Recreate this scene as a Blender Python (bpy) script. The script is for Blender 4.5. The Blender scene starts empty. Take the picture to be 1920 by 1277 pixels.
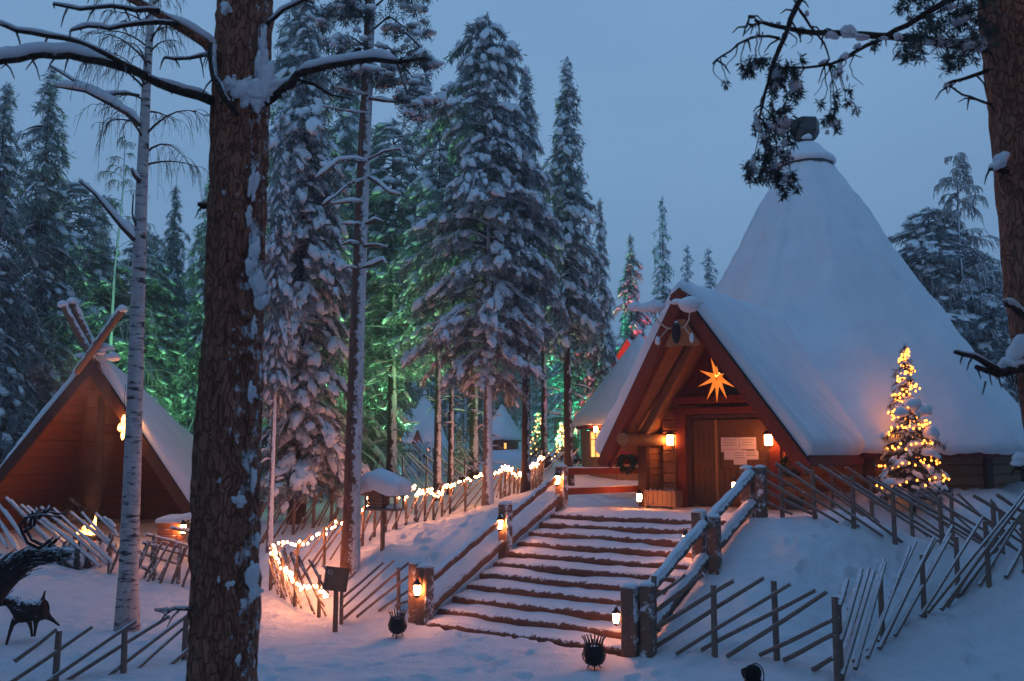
import bpy, bmesh, math, random
import numpy as np
from mathutils import Vector, Matrix
R = math.radians
SC = bpy.context.scene
COL = SC.collection

# ------------------------------------------------------------------ camera, world, light, exposure
F_PX, PITCH, EYE = 1700.0, R(7.03), 3.1
cam = bpy.data.cameras.new('camera'); camo = bpy.data.objects.new('camera', cam); COL.objects.link(camo)
camo.location = (0, 0, EYE); camo.rotation_euler = (math.pi/2 + PITCH, 0, 0)
cam.sensor_width = 36; cam.lens = 36*F_PX/1920; cam.clip_start = .1; cam.clip_end = 2000
cam.dof.use_dof = True; cam.dof.focus_distance = 20; cam.dof.aperture_fstop = 2.8
SC.camera = camo
SC.view_settings.view_transform = 'Standard'; SC.view_settings.look = 'None'
SC.view_settings.gamma = 1; SC.view_settings.exposure = 0.0
SC.render.engine = 'CYCLES'
SC.cycles.use_denoising = True
SC.cycles.max_bounces = 5; SC.cycles.diffuse_bounces = 3; SC.cycles.glossy_bounces = 2
SC.cycles.transmission_bounces = 2; SC.cycles.transparent_max_bounces = 6; SC.cycles.volume_bounces = 0; SC.cycles.volume_step_rate = 4
SC.cycles.sample_clamp_indirect = 3.0; SC.cycles.caustics_reflective = False; SC.cycles.caustics_refractive = False

SUN_EL, SUN_ROT = R(1.0), R(200)
world = bpy.data.worlds.new('World'); SC.world = world; world.use_nodes = True
wn = world.node_tree; wn.nodes.clear()
sky = wn.nodes.new('ShaderNodeTexSky'); sky.sky_type = 'NISHITA'; sky.sun_disc = False
sky.sun_elevation = SUN_EL; sky.sun_rotation = SUN_ROT; sky.ozone_density = 6; sky.dust_density = .3
tint = wn.nodes.new('ShaderNodeMix'); tint.data_type = 'RGBA'; tint.blend_type = 'MIX'
tint.inputs[0].default_value = .82                      # overcast blue-hour cloud veil over the clear sky
tint.inputs[7].default_value = (2.80, 4.95, 8.00, 1)
bg = wn.nodes.new('ShaderNodeBackground'); bg.inputs[1].default_value = .10
wo = wn.nodes.new('ShaderNodeOutputWorld')
wn.links.new(sky.outputs[0], tint.inputs[6]); 
geo = wn.nodes.new('ShaderNodeTexCoord'); sep = wn.nodes.new('ShaderNodeSeparateXYZ'); mr = wn.nodes.new('ShaderNodeValToRGB'); mul = wn.nodes.new('ShaderNodeMix')
wn.links.new(geo.outputs['Generated'], sep.inputs[0]); wn.links.new(sep.outputs[2], mr.inputs[0])   # cloud deck: paler low, deeper overhead
mr.color_ramp.elements[0].position = .38; mr.color_ramp.elements[0].color = (1, 1, 1, 1); mr.color_ramp.elements[1].position = .92; mr.color_ramp.elements[1].color = (.40, .66, .86, 1)
mul.data_type = 'RGBA'; mul.blend_type = 'MULTIPLY'; mul.inputs[0].default_value = 1
wn.links.new(tint.outputs[2], mul.inputs[6]); wn.links.new(mr.outputs[0], mul.inputs[7])
cl = wn.nodes.new('ShaderNodeTexNoise'); cl.inputs['Scale'].default_value = 2.2; cl.inputs['Detail'].default_value = 5; cm = wn.nodes.new('ShaderNodeMapping'); cm.inputs['Scale'].default_value = (1, 1, 2.6)
wn.links.new(geo.outputs['Generated'], cm.inputs[0]); wn.links.new(cm.outputs[0], cl.inputs['Vector']); cr_ = wn.nodes.new('ShaderNodeValToRGB'); wn.links.new(cl.outputs[0], cr_.inputs[0])
cr_.color_ramp.elements[0].position = .3; cr_.color_ramp.elements[0].color = (.88, .90, .92, 1); cr_.color_ramp.elements[1].position = .7; cr_.color_ramp.elements[1].color = (1.06, 1.05, 1.04, 1)
mu2 = wn.nodes.new('ShaderNodeMix'); mu2.data_type = 'RGBA'; mu2.blend_type = 'MULTIPLY'; mu2.inputs[0].default_value = 1; wn.links.new(mul.outputs[2], mu2.inputs[6]); wn.links.new(cr_.outputs[0], mu2.inputs[7])
wn.links.new(mu2.outputs[2], bg.inputs[0]); wn.links.new(bg.outputs[0], wo.inputs[0])
sl = bpy.data.lights.new('sun', 'SUN'); sl.energy = .06; sl.angle = R(30); sl.color = (.86, .86, 1)
so = bpy.data.objects.new('sun', sl); COL.objects.link(so)
so.rotation_euler = (R(50), 0, R(-25))

# ------------------------------------------------------------------ projection helpers
CP, SP = math.cos(PITCH), math.sin(PITCH)
def ray(px, py):
    u, v = (px-960)/F_PX, (638.5-py)/F_PX
    return Vector((u, CP - v*SP, SP + v*CP))
def at(px, py, Y):
    d = ray(px, py)
    return Vector((0, 0, EYE)) + d*(Y/d.y)
def proj(p):
    q = Vector(p) - Vector((0, 0, EYE)); f = q.y*CP + q.z*SP; w = -q.y*SP + q.z*CP
    return 960 + F_PX*q.x/f, 638.5 - F_PX*w/f

# stair / lodge frame: t across to the right, s forward up the stairs
PHI = R(35.2); P0 = Vector((-1.56, 16.6, 0))
TA = Vector((math.cos(PHI), -math.sin(PHI), 0)); SA = Vector((math.sin(PHI), math.cos(PHI), 0)); UP = Vector((0, 0, 1))
def W(t, s, z): return P0 + TA*t + SA*s + UP*z
NST, TREAD, RISE, SW = 11, .42, .165, 4.16
PLAT = NST*RISE

# ------------------------------------------------------------------ noise
def _h(ix, iy, sd):
    n = (ix*374761393 + iy*668265263 + sd*982451653) & 0x7fffffff
    n = ((n ^ (n >> 13))*1274126177) & 0x7fffffff
    return ((n ^ (n >> 16)) & 0xffff)/65535.0
def vnoise(x, y, sd=0):
    x = np.asarray(x, float); y = np.asarray(y, float)
    ix = np.floor(x).astype(np.int64); iy = np.floor(y).astype(np.int64); fx = x-ix; fy = y-iy
    fx = fx*fx*(3-2*fx); fy = fy*fy*(3-2*fy)
    a = _h(ix, iy, sd); b = _h(ix+1, iy, sd); c = _h(ix, iy+1, sd); d = _h(ix+1, iy+1, sd)
    return (a*(1-fx)+b*fx)*(1-fy) + (c*(1-fx)+d*fx)*fy - .5

# ------------------------------------------------------------------ terrain
CT = []
def cz(px, py, Y): p = at(px, py, Y); CT.append((p.x, p.y, p.z))
def cw(x, y, z): CT.append((x, y, z))
for x in (-14, -7, 0, 7, 14): cw(x, 3, 0)
for x, y in ((-16, 11), (-9, 11.5), (-4, 12), (0, 12), (3, 11.5), (6, 11), (9, 14), (12, 18), (15, 22), (20, 14), (-4.5, 15), (-2, 15.2), (0, 13.6), (-3.2, 17.3)): cw(x, y, 0)
cw(-7, 16, .02); cw(-10, 17, .1); cw(-15, 18, .3); cw(-5.2, 19.4, .02); cw(-8, 20.5, .12)
cw(-11.5, 24, .82); cw(-15, 24, .85); cw(-12, 30, 1.0); cw(-8.5, 23.5, .7); cw(-20, 30, 1.1); cw(-26, 24, .9)
cz(560, 975, 26); cz(640, 1010, 22.5); cz(700, 985, 23.5); cz(750, 985, 24.2); cz(850, 957, 27.5); cz(950, 928, 31); cz(1015, 902, 34)
cz(655, 1075, 18.9); cz(717, 1030, 19.2); cz(800, 1015, 20.5); cz(915, 945, 26.5); cz(985, 922, 27)
cz(700, 920, 32); cz(760, 905, 36); cz(860, 893, 38); cz(940, 870, 45); cz(780, 858, 58); cz(950, 853, 55); cz(1060, 858, 48); cz(1000, 880, 38)
cz(500, 940, 34); cz(420, 900, 45)
cw(-40, 50, 2.6); cw(-20, 60, 3.0); cw(20, 60, 3.2); cw(60, 50, 3); cw(-60, 120, 5); cw(0, 120, 5); cw(60, 120, 5); cw(-120, 20, 2); cw(120, 20, 2)
for s in (.6, 2.2, 3.8):                                # banks beside the stairs
    for t, dz in ((-.45, .1), (-1.6, .18), (4.7, .10), (5.6, .06)):
        q = W(t, s, 0); cw(q.x, q.y, s/TREAD*RISE + dz)
for t, s in ((-1.5, 5.4), (.5, 5.2), (2.5, 5.5), (4.6, 5.4), (1, 7.5), (3, 7.6), (-1.5, 8.5), (5.2, 7.5), (-3, 10), (2.4, 15.6), (7.8, 10.5), (9, 16), (-4, 16), (2.4, 23)):
    q = W(t, s, 0); cw(q.x, q.y, PLAT)
cz(1465, 957, 18.2); cz(1525, 966, 18.1); cz(1597, 977, 17.9); cz(1672, 1000, 17.7); cz(1760, 1010, 17.5); cz(1858, 1030, 17.3); cz(1940, 1050, 17.4)
cz(1715, 965, 21.8); cz(1780, 915, 23.6); cz(1900, 925, 22.5); cz(1600, 925, 22.5); cz(1450, 1050, 16.4); cz(1600, 1085, 16); cz(1720, 1090, 16.4); cz(1350, 1110, 15.2)
cz(1240, 1215, 14.1); cz(1340, 1232, 13.5); cz(1457, 1235, 13.1); cz(1573, 1290, 12); cz(1655, 1205, 14.6); cz(1733, 1155, 16.6); cz(1797, 1120, 18.6); cz(1910, 1085, 20.5)
CT = np.array(CT)
def _tps(xy):
    d2 = ((xy[:, None, :] - CT[None, :, :2])**2).sum(-1)
    return .5*d2*np.log(d2 + 1e-9)
_n = len(CT); _A = np.zeros((_n+3, _n+3)); _A[:_n, :_n] = _tps(CT[:, :2]) + np.eye(_n)*.35
_A[:_n, _n] = 1; _A[:_n, _n+1:] = CT[:, :2]; _A[_n, :_n] = 1; _A[_n+1:, :_n] = CT[:, :2].T
_w = np.linalg.solve(_A, np.concatenate([CT[:, 2], np.zeros(3)]))
def sstep(a, b, x):
    u = np.clip((x-a)/(b-a), 0, 1); return u*u*(3-2*u)
def height(x, y, fine=True):
    x = np.atleast_1d(np.asarray(x, float)); y = np.atleast_1d(np.asarray(y, float))
    out = np.empty_like(x)
    for i in range(0, len(x), 20000):
        xy = np.stack([x[i:i+20000], y[i:i+20000]], -1)
        out[i:i+20000] = _tps(xy) @ _w[:_n] + _w[_n] + xy @ _w[_n+1:]
    s = (x-P0.x)*SA.x + (y-P0.y)*SA.y; t = (x-P0.x)*TA.x + (y-P0.y)*TA.y
    path = sstep(.5, -.3, out)*sstep(11, 15, y)*0 + sstep(.35, .05, out)     # trodden lower path
    plat = sstep(4.4, 5.0, s)*sstep(9.4, 8.6, s)*sstep(-1.4, -.4, t)*sstep(5.4, 4.4, t)
    out = out*(1-plat) + (PLAT-.02)*plat
    lump = vnoise(x*.55, y*.55, 1)*.16 + vnoise(x*1.5, y*1.5, 2)*.09
    if fine: lump = lump + vnoise(x*3.6, y*3.6, 3)*.05 + vnoise(x*8, y*8, 4)*.018
    amp = 1 - .72*path; amp = amp*(1-.85*plat)
    near = sstep(40, 26, y)
    out = out + lump*amp*(.35+.65*near)
    if fine:
        rough = (np.abs(vnoise(x*1.9+9, y*1.9, 14))*2-.5)*.07 + (np.abs(vnoise(x*4.6, y*4.6+3, 15))*2-.5)*.05
        out = out + rough*near*(1-.8*plat)*(1-.55*path)
        for fx, fy, ca, sa_, dp in FEET:
            k = np.nonzero((np.abs(x-fx) < .35) & (np.abs(y-fy) < .35))[0]
            if len(k):
                u_ = (x[k]-fx)*ca + (y[k]-fy)*sa_; v_ = -(x[k]-fx)*sa_ + (y[k]-fy)*ca; r2 = (u_/.16)**2 + (v_/.085)**2
                out[k] += -dp*np.exp(-r2**2*.8) + dp*.35*np.exp(-(np.sqrt(r2)-1.5)**2*6)
    ramp = np.clip(s/TREAD*RISE, -.05, PLAT)
    bank = sstep(-1.1, -.25, t)*sstep(5.3, 4.4, t)*sstep(-.5, .2, s)*sstep(5.3, 4.9, s)
    out = out*(1-bank*.75) + (ramp+.05)*bank*.75
    inside = sstep(-.12, .06, t)*sstep(SW+.12, SW-.06, t)*sstep(-.25, .02, s)*sstep(4.95, 4.6, s)
    out = out*(1-inside) + np.minimum(out, ramp-.22)*inside
    return out
_fr = random.Random(5); FEET = []
def walk(x, y, a, n, dp=.045, wig=.25):                 # a track of footprints
    for i in range(n):
        a += _fr.uniform(-wig, wig); x += .62*math.cos(a); y += .62*math.sin(a); k = 1 if i % 2 else -1
        FEET.append((x - k*.11*math.sin(a), y + k*.11*math.cos(a), math.cos(a), math.sin(a), dp*_fr.uniform(.6, 1.3)))
for _x, _y, _a, _k in ((-4, 10, 1.2, 9), (-1, 9.5, .9, 9), (1, 9.5, 1.3, 8), (-3, 12.5, .2, 12), (3, 10, 2.6, 12), (5, 11, 2.0, 8), (-5, 13, .5, 10), (0, 11, .1, 9), (-2.5, 11, 1.0, 8), (6, 12, .9, 9), (-7, 13.5, .9, 9), (-9, 12, .6, 10), (-10.5, 16, .3, 7)): walk(_x, _y, _a, _k, .07)
for _x, _y, _a, _k in ((-1.8, 18.4, 1.0, 9), (-2.4, 20, .7, 8), (-1.2, 20.2, 1.2, 7), (-3.2, 18.6, .9, 8), (4.5, 15.5, .9, 8), (5.2, 15, 1.3, 6), (6.5, 16.2, .5, 8), (-.6, 19.5, .9, 6)): walk(_x, _y, _a, _k, .12, .5)
def hz(x, y): return float(height(x, y)[0])
def ground(px, py, y0=8.0, y1=90.0):                    # where the ray of a pixel meets the snow
    ys = np.linspace(y0, y1, 1400); d = ray(px, py)
    xs = d.x/d.y*ys; zs = EYE + d.z/d.y*ys
    below = np.nonzero(height(xs, ys) >= zs)[0]
    k = below[0] if len(below) else len(ys)-1
    return Vector((xs[k], ys[k], hz(xs[k], ys[k])))

# ------------------------------------------------------------------ objects, names, labels
def tag(o, label=None, cat=None, group=None, kind=None):
    if label: o['label'] = label
    if cat: o['category'] = cat
    if group: o['group'] = group
    if kind: o['kind'] = kind
    return o
def thing(name, label, cat, loc=(0, 0, 0), rotz=0, group=None):
    o = bpy.data.objects.new(name, None); COL.objects.link(o); o.empty_display_size = .1
    o.location = loc; o.rotation_euler = (0, 0, rotz)
    return tag(o, label, cat, group)
def link(name, mesh, parent=None):
    o = bpy.data.objects.new(name, mesh); COL.objects.link(o)
    if parent is not None:
        o.parent = parent
        o.matrix_parent_inverse = world_of(parent).inverted()
    return o
def world_of(o):
    m = Matrix.LocRotScale(o.location, o.rotation_euler.to_quaternion(), o.scale)
    if o.parent: m = world_of(o.parent) @ o.matrix_parent_inverse @ m
    return m
def np_mesh(name, V, T, mats, mi=None, smooth=True):    # triangles straight from arrays
    V = np.asarray(V, np.float32); T = np.asarray(T, np.int32)
    m = bpy.data.meshes.new(name); m.vertices.add(len(V)); m.vertices.foreach_set('co', V.ravel())
    m.loops.add(T.size); m.loops.foreach_set('vertex_index', T.ravel())
    m.polygons.add(len(T)); m.polygons.foreach_set('loop_start', np.arange(0, T.size, 3, dtype=np.int32))
    for k in (mats if isinstance(mats, (list, tuple)) else [mats]): m.materials.append(k)
    if mi is not None: m.polygons.foreach_set('material_index', np.asarray(mi, np.int32))
    m.polygons.foreach_set('use_smooth', np.full(len(T), smooth, dtype=bool))
    m.update(calc_edges=True); return m

class MB:                                               # collects shapes, links them as ONE mesh
    def __init__(s): s.v = []; s.f = []
    def add(s, vs, fs):
        n = len(s.v); s.v += [tuple(p) for p in vs]; s.f += [tuple(n+i for i in f) for f in fs]; return s
    def box(s, c, size, rot=None):
        hx, hy, hz_ = [k/2 for k in size]; c = Vector(c)
        P = [Vector((x, y, z)) for z in (-hz_, hz_) for y in (-hy, hy) for x in (-hx, hx)]
        if rot is not None: P = [rot @ p for p in P]
        return s.add([c+p for p in P], [(0, 2, 3, 1), (4, 5, 7, 6), (0, 1, 5, 4), (2, 6, 7, 3), (0, 4, 6, 2), (1, 3, 7, 5)])
    def beam(s, a, b, w, h, up=UP):                     # w sideways, h along up
        a, b, up = Vector(a), Vector(b), Vector(up); d = (b-a).normalized(); x = d.cross(up).normalized(); u = x.cross(d).normalized()
        P = [e + x*(sx*w/2) + u*(su*h/2) for e in (a, b) for su in (-1, 1) for sx in (-1, 1)]
        return s.add(P, [(0, 2, 3, 1), (4, 5, 7, 6), (0, 1, 5, 4), (2, 6, 7, 3), (0, 4, 6, 2), (1, 3, 7, 5)])
    def tube(s, pts, rads, seg=8, flat=1.0, cap=True):
        pts = [Vector(p) for p in pts]; n = len(pts)
        if not hasattr(rads, '__len__'): rads = [rads]*n
        ref = None; rings = []
        for i, p in enumerate(pts):
            d = (pts[min(i+1, n-1)] - pts[max(i-1, 0)]).normalized()
            if ref is None: ref = d.cross(UP if abs(d.z) < .9 else Vector((1, 0, 0))).normalized()
            ref = (ref - d*ref.dot(d)).normalized(); u = d.cross(ref)
            for k in range(seg):
                a = 2*math.pi*k/seg
                rings.append(p + ref*(math.cos(a)*rads[i]) + u*(math.sin(a)*rads[i]*flat))
        fs = [(i*seg+k, i*seg+(k+1) % seg, (i+1)*seg+(k+1) % seg, (i+1)*seg+k) for i in range(n-1) for k in range(seg)]
        if cap: fs += [tuple(range(seg-1, -1, -1)), tuple((n-1)*seg+k for k in range(seg))]
        return s.add(rings, fs)
    def prism(s, poly, off):                            # polygon extruded by a vector
        n = len(poly); off = Vector(off); P = [Vector(p) for p in poly]
        return s.add(P + [p+off for p in P], [tuple(range(n)), tuple(range(2*n-1, n-1, -1))] + [(i, n+i, n+(i+1) % n, (i+1) % n) for i in range(n)])
    def lathe(s, c, prof, seg=16, axis=None):           # (radius, z)
        c = Vector(c); vs = []
        for r, z in prof:
            for k in range(seg):
                a = 2*math.pi*k/seg; vs.append(c + Vector((r*math.cos(a), r*math.sin(a), z)))
        n = len(prof)
        fs = [(i*seg+k, i*seg+(k+1) % seg, (i+1)*seg+(k+1) % seg, (i+1)*seg+k) for i in range(n-1) for k in range(seg)]
        fs += [tuple(range(seg-1, -1, -1)), tuple((n-1)*seg+k for k in range(seg))]
        return s.add(vs, fs)
    def blob(s, c, size, rng, sub=2, rot=None, rough=.22, under=.35):
        V, T = ICO[sub]; ph = [rng.uniform(0, 6.28) for _ in range(6)]
        P = V*(1 + rough*(np.sin(V[:, 0]*2.6+ph[0])*np.sin(V[:, 1]*2.9+ph[1]) + .6*np.sin(V[:, 2]*4+V[:, 0]*4.3+ph[2])*np.sin(V[:, 1]*5+ph[3])))[:, None]
        P = P*np.array(size); P[:, 2] = np.where(P[:, 2] < 0, P[:, 2]*under, P[:, 2])
        c = Vector(c)
        if rot is not None: P = P @ np.array(rot.to_3x3()).T
        return s.add([(p[0]+c.x, p[1]+c.y, p[2]+c.z) for p in P], [tuple(int(k) for k in t) for t in T])
    def build(s, name, mat, parent=None, smooth=False, bevel=0, sharp=40):
        m = bpy.data.meshes.new(name); m.from_pydata(s.v, [], s.f)
        bm = bmesh.new(); bm.from_mesh(m)
        if bevel: bmesh.ops.bevel(bm, geom=bm.edges[:], offset=bevel, segments=1, affect='EDGES', clamp_overlap=True)
        bmesh.ops.recalc_face_normals(bm, faces=bm.faces[:]); bm.to_mesh(m); bm.free()
        m.materials.append(mat)
        if smooth:
            m.polygons.foreach_set('use_smooth', [True]*len(m.polygons))
            if sharp: m.set_sharp_from_angle(angle=R(sharp))
        m.update(); return link(name, m, parent)
ICO = {}
for _s in (1, 2, 3):
    _b = bmesh.new(); bmesh.ops.create_icosphere(_b, subdivisions=_s, radius=1)
    _b.verts.ensure_lookup_table()
    ICO[_s] = (np.array([v.co[:] for v in _b.verts]), np.array([[v.index for v in f.verts] for f in _b.faces])); _b.free()

# ------------------------------------------------------------------ materials
M = {}
class NT:
    def __init__(s, name):
        s.m = bpy.data.materials.new(name); s.m.use_nodes = True; s.t = s.m.node_tree; s.b = s.t.nodes['Principled BSDF']; M[name] = s.m
        s.tc = s.n('ShaderNodeTexCoord')
    def n(s, k, **kw):
        o = s.t.nodes.new(k)
        for a, v in kw.items(): setattr(o, a, v)
        return o
    def l(s, a, b): s.t.links.new(a, b)
    def noise(s, scale, detail=4, rough=.6, vec=None, stretch=None):
        o = s.n('ShaderNodeTexNoise'); o.inputs['Scale'].default_value = scale; o.inputs['Detail'].default_value = detail; o.inputs['Roughness'].default_value = rough
        src = vec or s.tc.outputs['Object']
        if stretch:
            mp = s.n('ShaderNodeMapping'); mp.inputs['Scale'].default_value = stretch; s.l(src, mp.inputs[0]); src = mp.outputs[0]
        s.l(src, o.inputs['Vector']); return o.outputs[0]
    def ramp(s, src, stops):
        r = s.n('ShaderNodeValToRGB'); e = r.color_ramp.elements
        while len(e) < len(stops): e.new(.5)
        for k, (p, c) in zip(e, stops): k.position = p; k.color = (*c, 1) if len(c) == 3 else c
        s.l(src, r.inputs[0]); return r.outputs[0]
    def mix(s, fac, a, b):
        x = s.n('ShaderNodeMix', data_type='RGBA')
        for sock, v in ((x.inputs[0], fac), (x.inputs[6], a), (x.inputs[7], b)):
            if isinstance(v, tuple): sock.default_value = (*v, 1)
            elif isinstance(v, (int, float)): sock.default_value = v
            else: s.l(v, sock)
        return x.outputs[2]
    def math(s, op, a, b=0.0):
        x = s.n('ShaderNodeMath', operation=op)
        for sock, v in ((x.inputs[0], a), (x.inputs[1], b)):
            if isinstance(v, (int, float)): sock.default_value = v
            else: s.l(v, sock)
        return x.outputs[0]
    def rng(s, src, a, b, c=0.0, d=1.0):
        x = s.n('ShaderNodeMapRange', interpolation_type='SMOOTHSTEP')
        s.l(src, x.inputs[0])
        for k, v in zip((1, 2, 3, 4), (a, b, c, d)): x.inputs[k].default_value = v
        return x.outputs[0]
    def bump(s, src, strength=.4, dist=.02):
        x = s.n('ShaderNodeBump'); x.inputs['Strength'].default_value = strength; x.inputs['Distance'].default_value = dist
        s.l(src, x.inputs['Height']); s.l(x.outputs[0], s.b.inputs['Normal'])
    def set(s, col=None, rough=.8, spec=.3):
        if col is not None:
            if isinstance(col, tuple): s.b.inputs['Base Color'].default_value = (*col, 1)
            else: s.l(col, s.b.inputs['Base Color'])
        s.b.inputs['Roughness'].default_value = rough; s.b.inputs['Specular IOR Level'].default_value = spec
        return s.m
SNOW = (.80, .82, .86)
def snow_mat(name, s1=6, s2=40, bump=.5, dist=.03, dirt=None):
    k = NT(name); a = k.noise(s1, 5, .65); b = k.noise(s2, 3, .7)
    c = k.ramp(a, [(.3, (.74, .77, .82)), (.7, (.84, .86, .89))])
    if dirt:
        d = k.rng(k.noise(dirt, 6, .75), .60, .72, 0, .55) if name != 'snow_ground' else k.math('MULTIPLY', k.rng(k.noise(dirt, 3, .7), .64, .70, 0, .6), k.rng(k.noise(.45, 3, .6), .5, .62)); c = k.mix(d, c, (.42, .38, .36))
    k.set(c, .75, .25); k.bump(k.math('ADD', a, k.math('MULTIPLY', b, .35)), bump, dist); return k.m
snow_mat('snow_ground', 3.2, 34, .9, .07, dirt=24); snow_mat('snow_roof', 1.2, 22, .35, .03); snow_mat('snow_clump', 5, 30, .4, .03)
snow_mat('snow_step', 7, 50, .7, .03, dirt=9)
def wood(name, c1, c2, snow=.0, grain=(1.5, 1.5, 18), rough=.75, patch=9, lean=(0, 0, 1), spec=.25, amp=2.2):
    # snow settles on faces turned along «lean» (world direction); the rest shows grain
    k = NT(name); a = k.noise(3.0, 6, .7, stretch=grain)
    c = k.ramp(a, [(.3, c1), (.7, c2)])
    if snow:
        g = k.n('ShaderNodeNewGeometry'); dp = k.n('ShaderNodeVectorMath', operation='DOT_PRODUCT'); dp.inputs[1].default_value = Vector(lean).normalized()
        k.l(g.outputs['Normal'], dp.inputs[0])
        nz = k.noise(patch, 5, .7)
        f = k.math('ADD', dp.outputs['Value'], k.math('MULTIPLY', k.math('SUBTRACT', nz, .5), amp))
        c0 = c; sf = k.rng(f, 1.0-snow, 1.25-snow); c = k.mix(sf, c, SNOW)
    if name.startswith('bark_p') or name in ('bark_mid', 'bark_dark'):   # plated bark: dark cracks between flakes
        mp = k.n('ShaderNodeMapping'); mp.inputs['Scale'].default_value = (1, 1, .38); k.l(k.tc.outputs['Object'], mp.inputs[0])
        wob = k.n('ShaderNodeVectorMath', operation='ADD'); nn = k.n('ShaderNodeTexNoise'); nn.inputs['Scale'].default_value = 9; k.l(mp.outputs[0], nn.inputs['Vector'])
        sc = k.n('ShaderNodeVectorMath', operation='SCALE'); sc.inputs['Scale'].default_value = .22; k.l(nn.outputs['Color'], sc.inputs[0]); k.l(mp.outputs[0], wob.inputs[0]); k.l(sc.outputs[0], wob.inputs[1])
        vo = k.n('ShaderNodeTexVoronoi', feature='DISTANCE_TO_EDGE'); vo.inputs['Scale'].default_value = 21; k.l(wob.outputs[0], vo.inputs['Vector'])
        e = k.rng(vo.outputs['Distance'], .0, .11); c2 = k.mix(k.rng(e, 0, 1, .66, 1), (.05, .028, .02), c0)
        if snow: c2 = k.mix(sf, c2, SNOW)
        k.set(c2, rough, spec); k.bump(k.math('ADD', e, k.math('MULTIPLY', a, .8)), .9, .03); return k.m
    k.set(c, rough, spec); k.bump(a, .35, .015); return k.m
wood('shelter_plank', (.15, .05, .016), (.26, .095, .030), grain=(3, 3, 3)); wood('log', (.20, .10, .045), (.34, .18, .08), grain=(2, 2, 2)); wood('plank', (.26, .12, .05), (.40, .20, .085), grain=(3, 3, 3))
wood('door_wood', (.10, .05, .02), (.17, .085, .035), grain=(14, 14, 1.2))
wood('red_board', (.155, .030, .015), (.225, .048, .024), snow=.12, grain=(3, 3, 3), patch=14)
wood('red_dark', (.13, .02, .014), (.2, .032, .02), grain=(3, 3, 3))
wood('brown_dark', (.06, .03, .018), (.11, .055, .03), grain=(3, 3, 3)); wood('barge', (.045, .02, .014), (.075, .033, .022), snow=.05, grain=(3, 3, 3))
wood('fence_pole', (.17, .115, .09), (.27, .19, .15), snow=.55, patch=7, amp=1.3, grain=(6, 6, 6))
wood('fence_pole_bare', (.11, .075, .06), (.19, .13, .10), snow=.34, patch=8, amp=1.4, grain=(6, 6, 6))
wood('fence_pole_white', (.12, .09, .075), (.2, .15, .12), snow=.98, patch=12, grain=(6, 6, 6))
wood('rail', (.18, .085, .05), (.28, .13, .08), snow=.42, patch=9, grain=(3, 3, 3))
wood('rail_white', (.15, .09, .065), (.24, .14, .10), snow=.95, patch=7, grain=(3, 3, 3))
wood('post', (.14, .085, .06), (.24, .14, .10), snow=.72, patch=5, grain=(3, 3, 1.2), lean=(.2, -.35, 1))
wood('riser', (.085, .042, .028), (.18, .085, .052), snow=.40, patch=7, grain=(2, 2, 6))
wood('bark_pine', (.21, .082, .050), (.48, .215, .135), snow=.06, patch=9, grain=(5, 5, 1.1), lean=(.85, -.45, .35), rough=.9)
wood('bark_dark', (.045, .030, .024), (.10, .065, .05), snow=.22, patch=3.5, grain=(5, 5, 1.1), lean=(.85, -.45, .35), rough=.9)
wood('bark_mid', (.14, .068, .05), (.30, .155, .11), snow=.48, patch=9, grain=(5, 5, 1.3), lean=(.85, -.45, .3), rough=.9)
wood('bark_grey', (.10, .08, .075), (.19, .15, .14), snow=.66, patch=5, grain=(5, 5, 1.3), lean=(.75, -.6, .3), rough=.9)
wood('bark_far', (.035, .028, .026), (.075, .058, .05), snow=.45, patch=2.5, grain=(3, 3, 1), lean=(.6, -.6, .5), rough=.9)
wood('twig', (.05, .033, .026), (.09, .06, .05), snow=.2, patch=12, grain=(6, 6, 6))
wood('wicker', (.018, .012, .011), (.05, .034, .03), snow=.42, patch=26, grain=(12, 12, 12), rough=.9)
wood('sign_board', (.10, .075, .055), (.15, .115, .085), grain=(12, 2, 2)); wood('feeder_wood', (.16, .10, .07), (.25, .16, .11), snow=.2, grain=(3, 3, 9), patch=10)
def birch():
    k = NT('bark_birch'); a = k.noise(2.2, 6, .75, stretch=(1.1, 1.1, 5.5)); b = k.noise(5, 4, .6)
    c = k.ramp(b, [(.3, (.42, .38, .38)), (.7, (.62, .58, .58))])
    d = k.rng(a, .53, .60); c = k.mix(d, c, (.045, .035, .035)); k.set(c, .8, .2); k.bump(a, .4, .02)
birch()
def needles(name, c1, c2, frost):
    k = NT(name); a = k.noise(1.1, 4, .7); c = k.ramp(a, [(.35, c1), (.65, c2)])
    f = k.rng(k.noise(5.5, 5, .7), .36, .62, .12, frost); k.set(k.mix(f, c, (.50, .55, .58)), .7, .2)
needles('needles', (.022, .040, .028), (.05, .078, .052), .72); needles('needles_near', (.018, .024, .015), (.04, .05, .028), .12)
needles('needles_far', (.025, .042, .034), (.05, .075, .06), .72); needles('needles_pine', (.022, .040, .028), (.05, .075, .052), .75)
NT('iron').set((.012, .012, .014), .55, .4); NT('paper').set((.72, .62, .66), .8, .2); NT('paper_red').set((.5, .16, .2), .8, .2); NT('paper_grey').set((.16, .14, .15), .8, .2)
NT('glass_dark').set((.03, .03, .035), .15, .5); NT('chimney_metal').set((.03, .04, .042), .5, .4); NT('wreath_green').set((.02, .04, .018), .9, .1)
NT('red_ribbon').set((.5, .03, .03), .6, .3); NT('black_fabric').set((.006, .006, .007), .7, .2); NT('shovel_red').set((.35, .04, .025), .5, .3); NT('bone').set((.55, .48, .42), .8, .2)
NT('wire').set((.02, .025, .02), .7, .2); NT('vest_yellow').set((.5, .6, .05), .7, .2)
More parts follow.
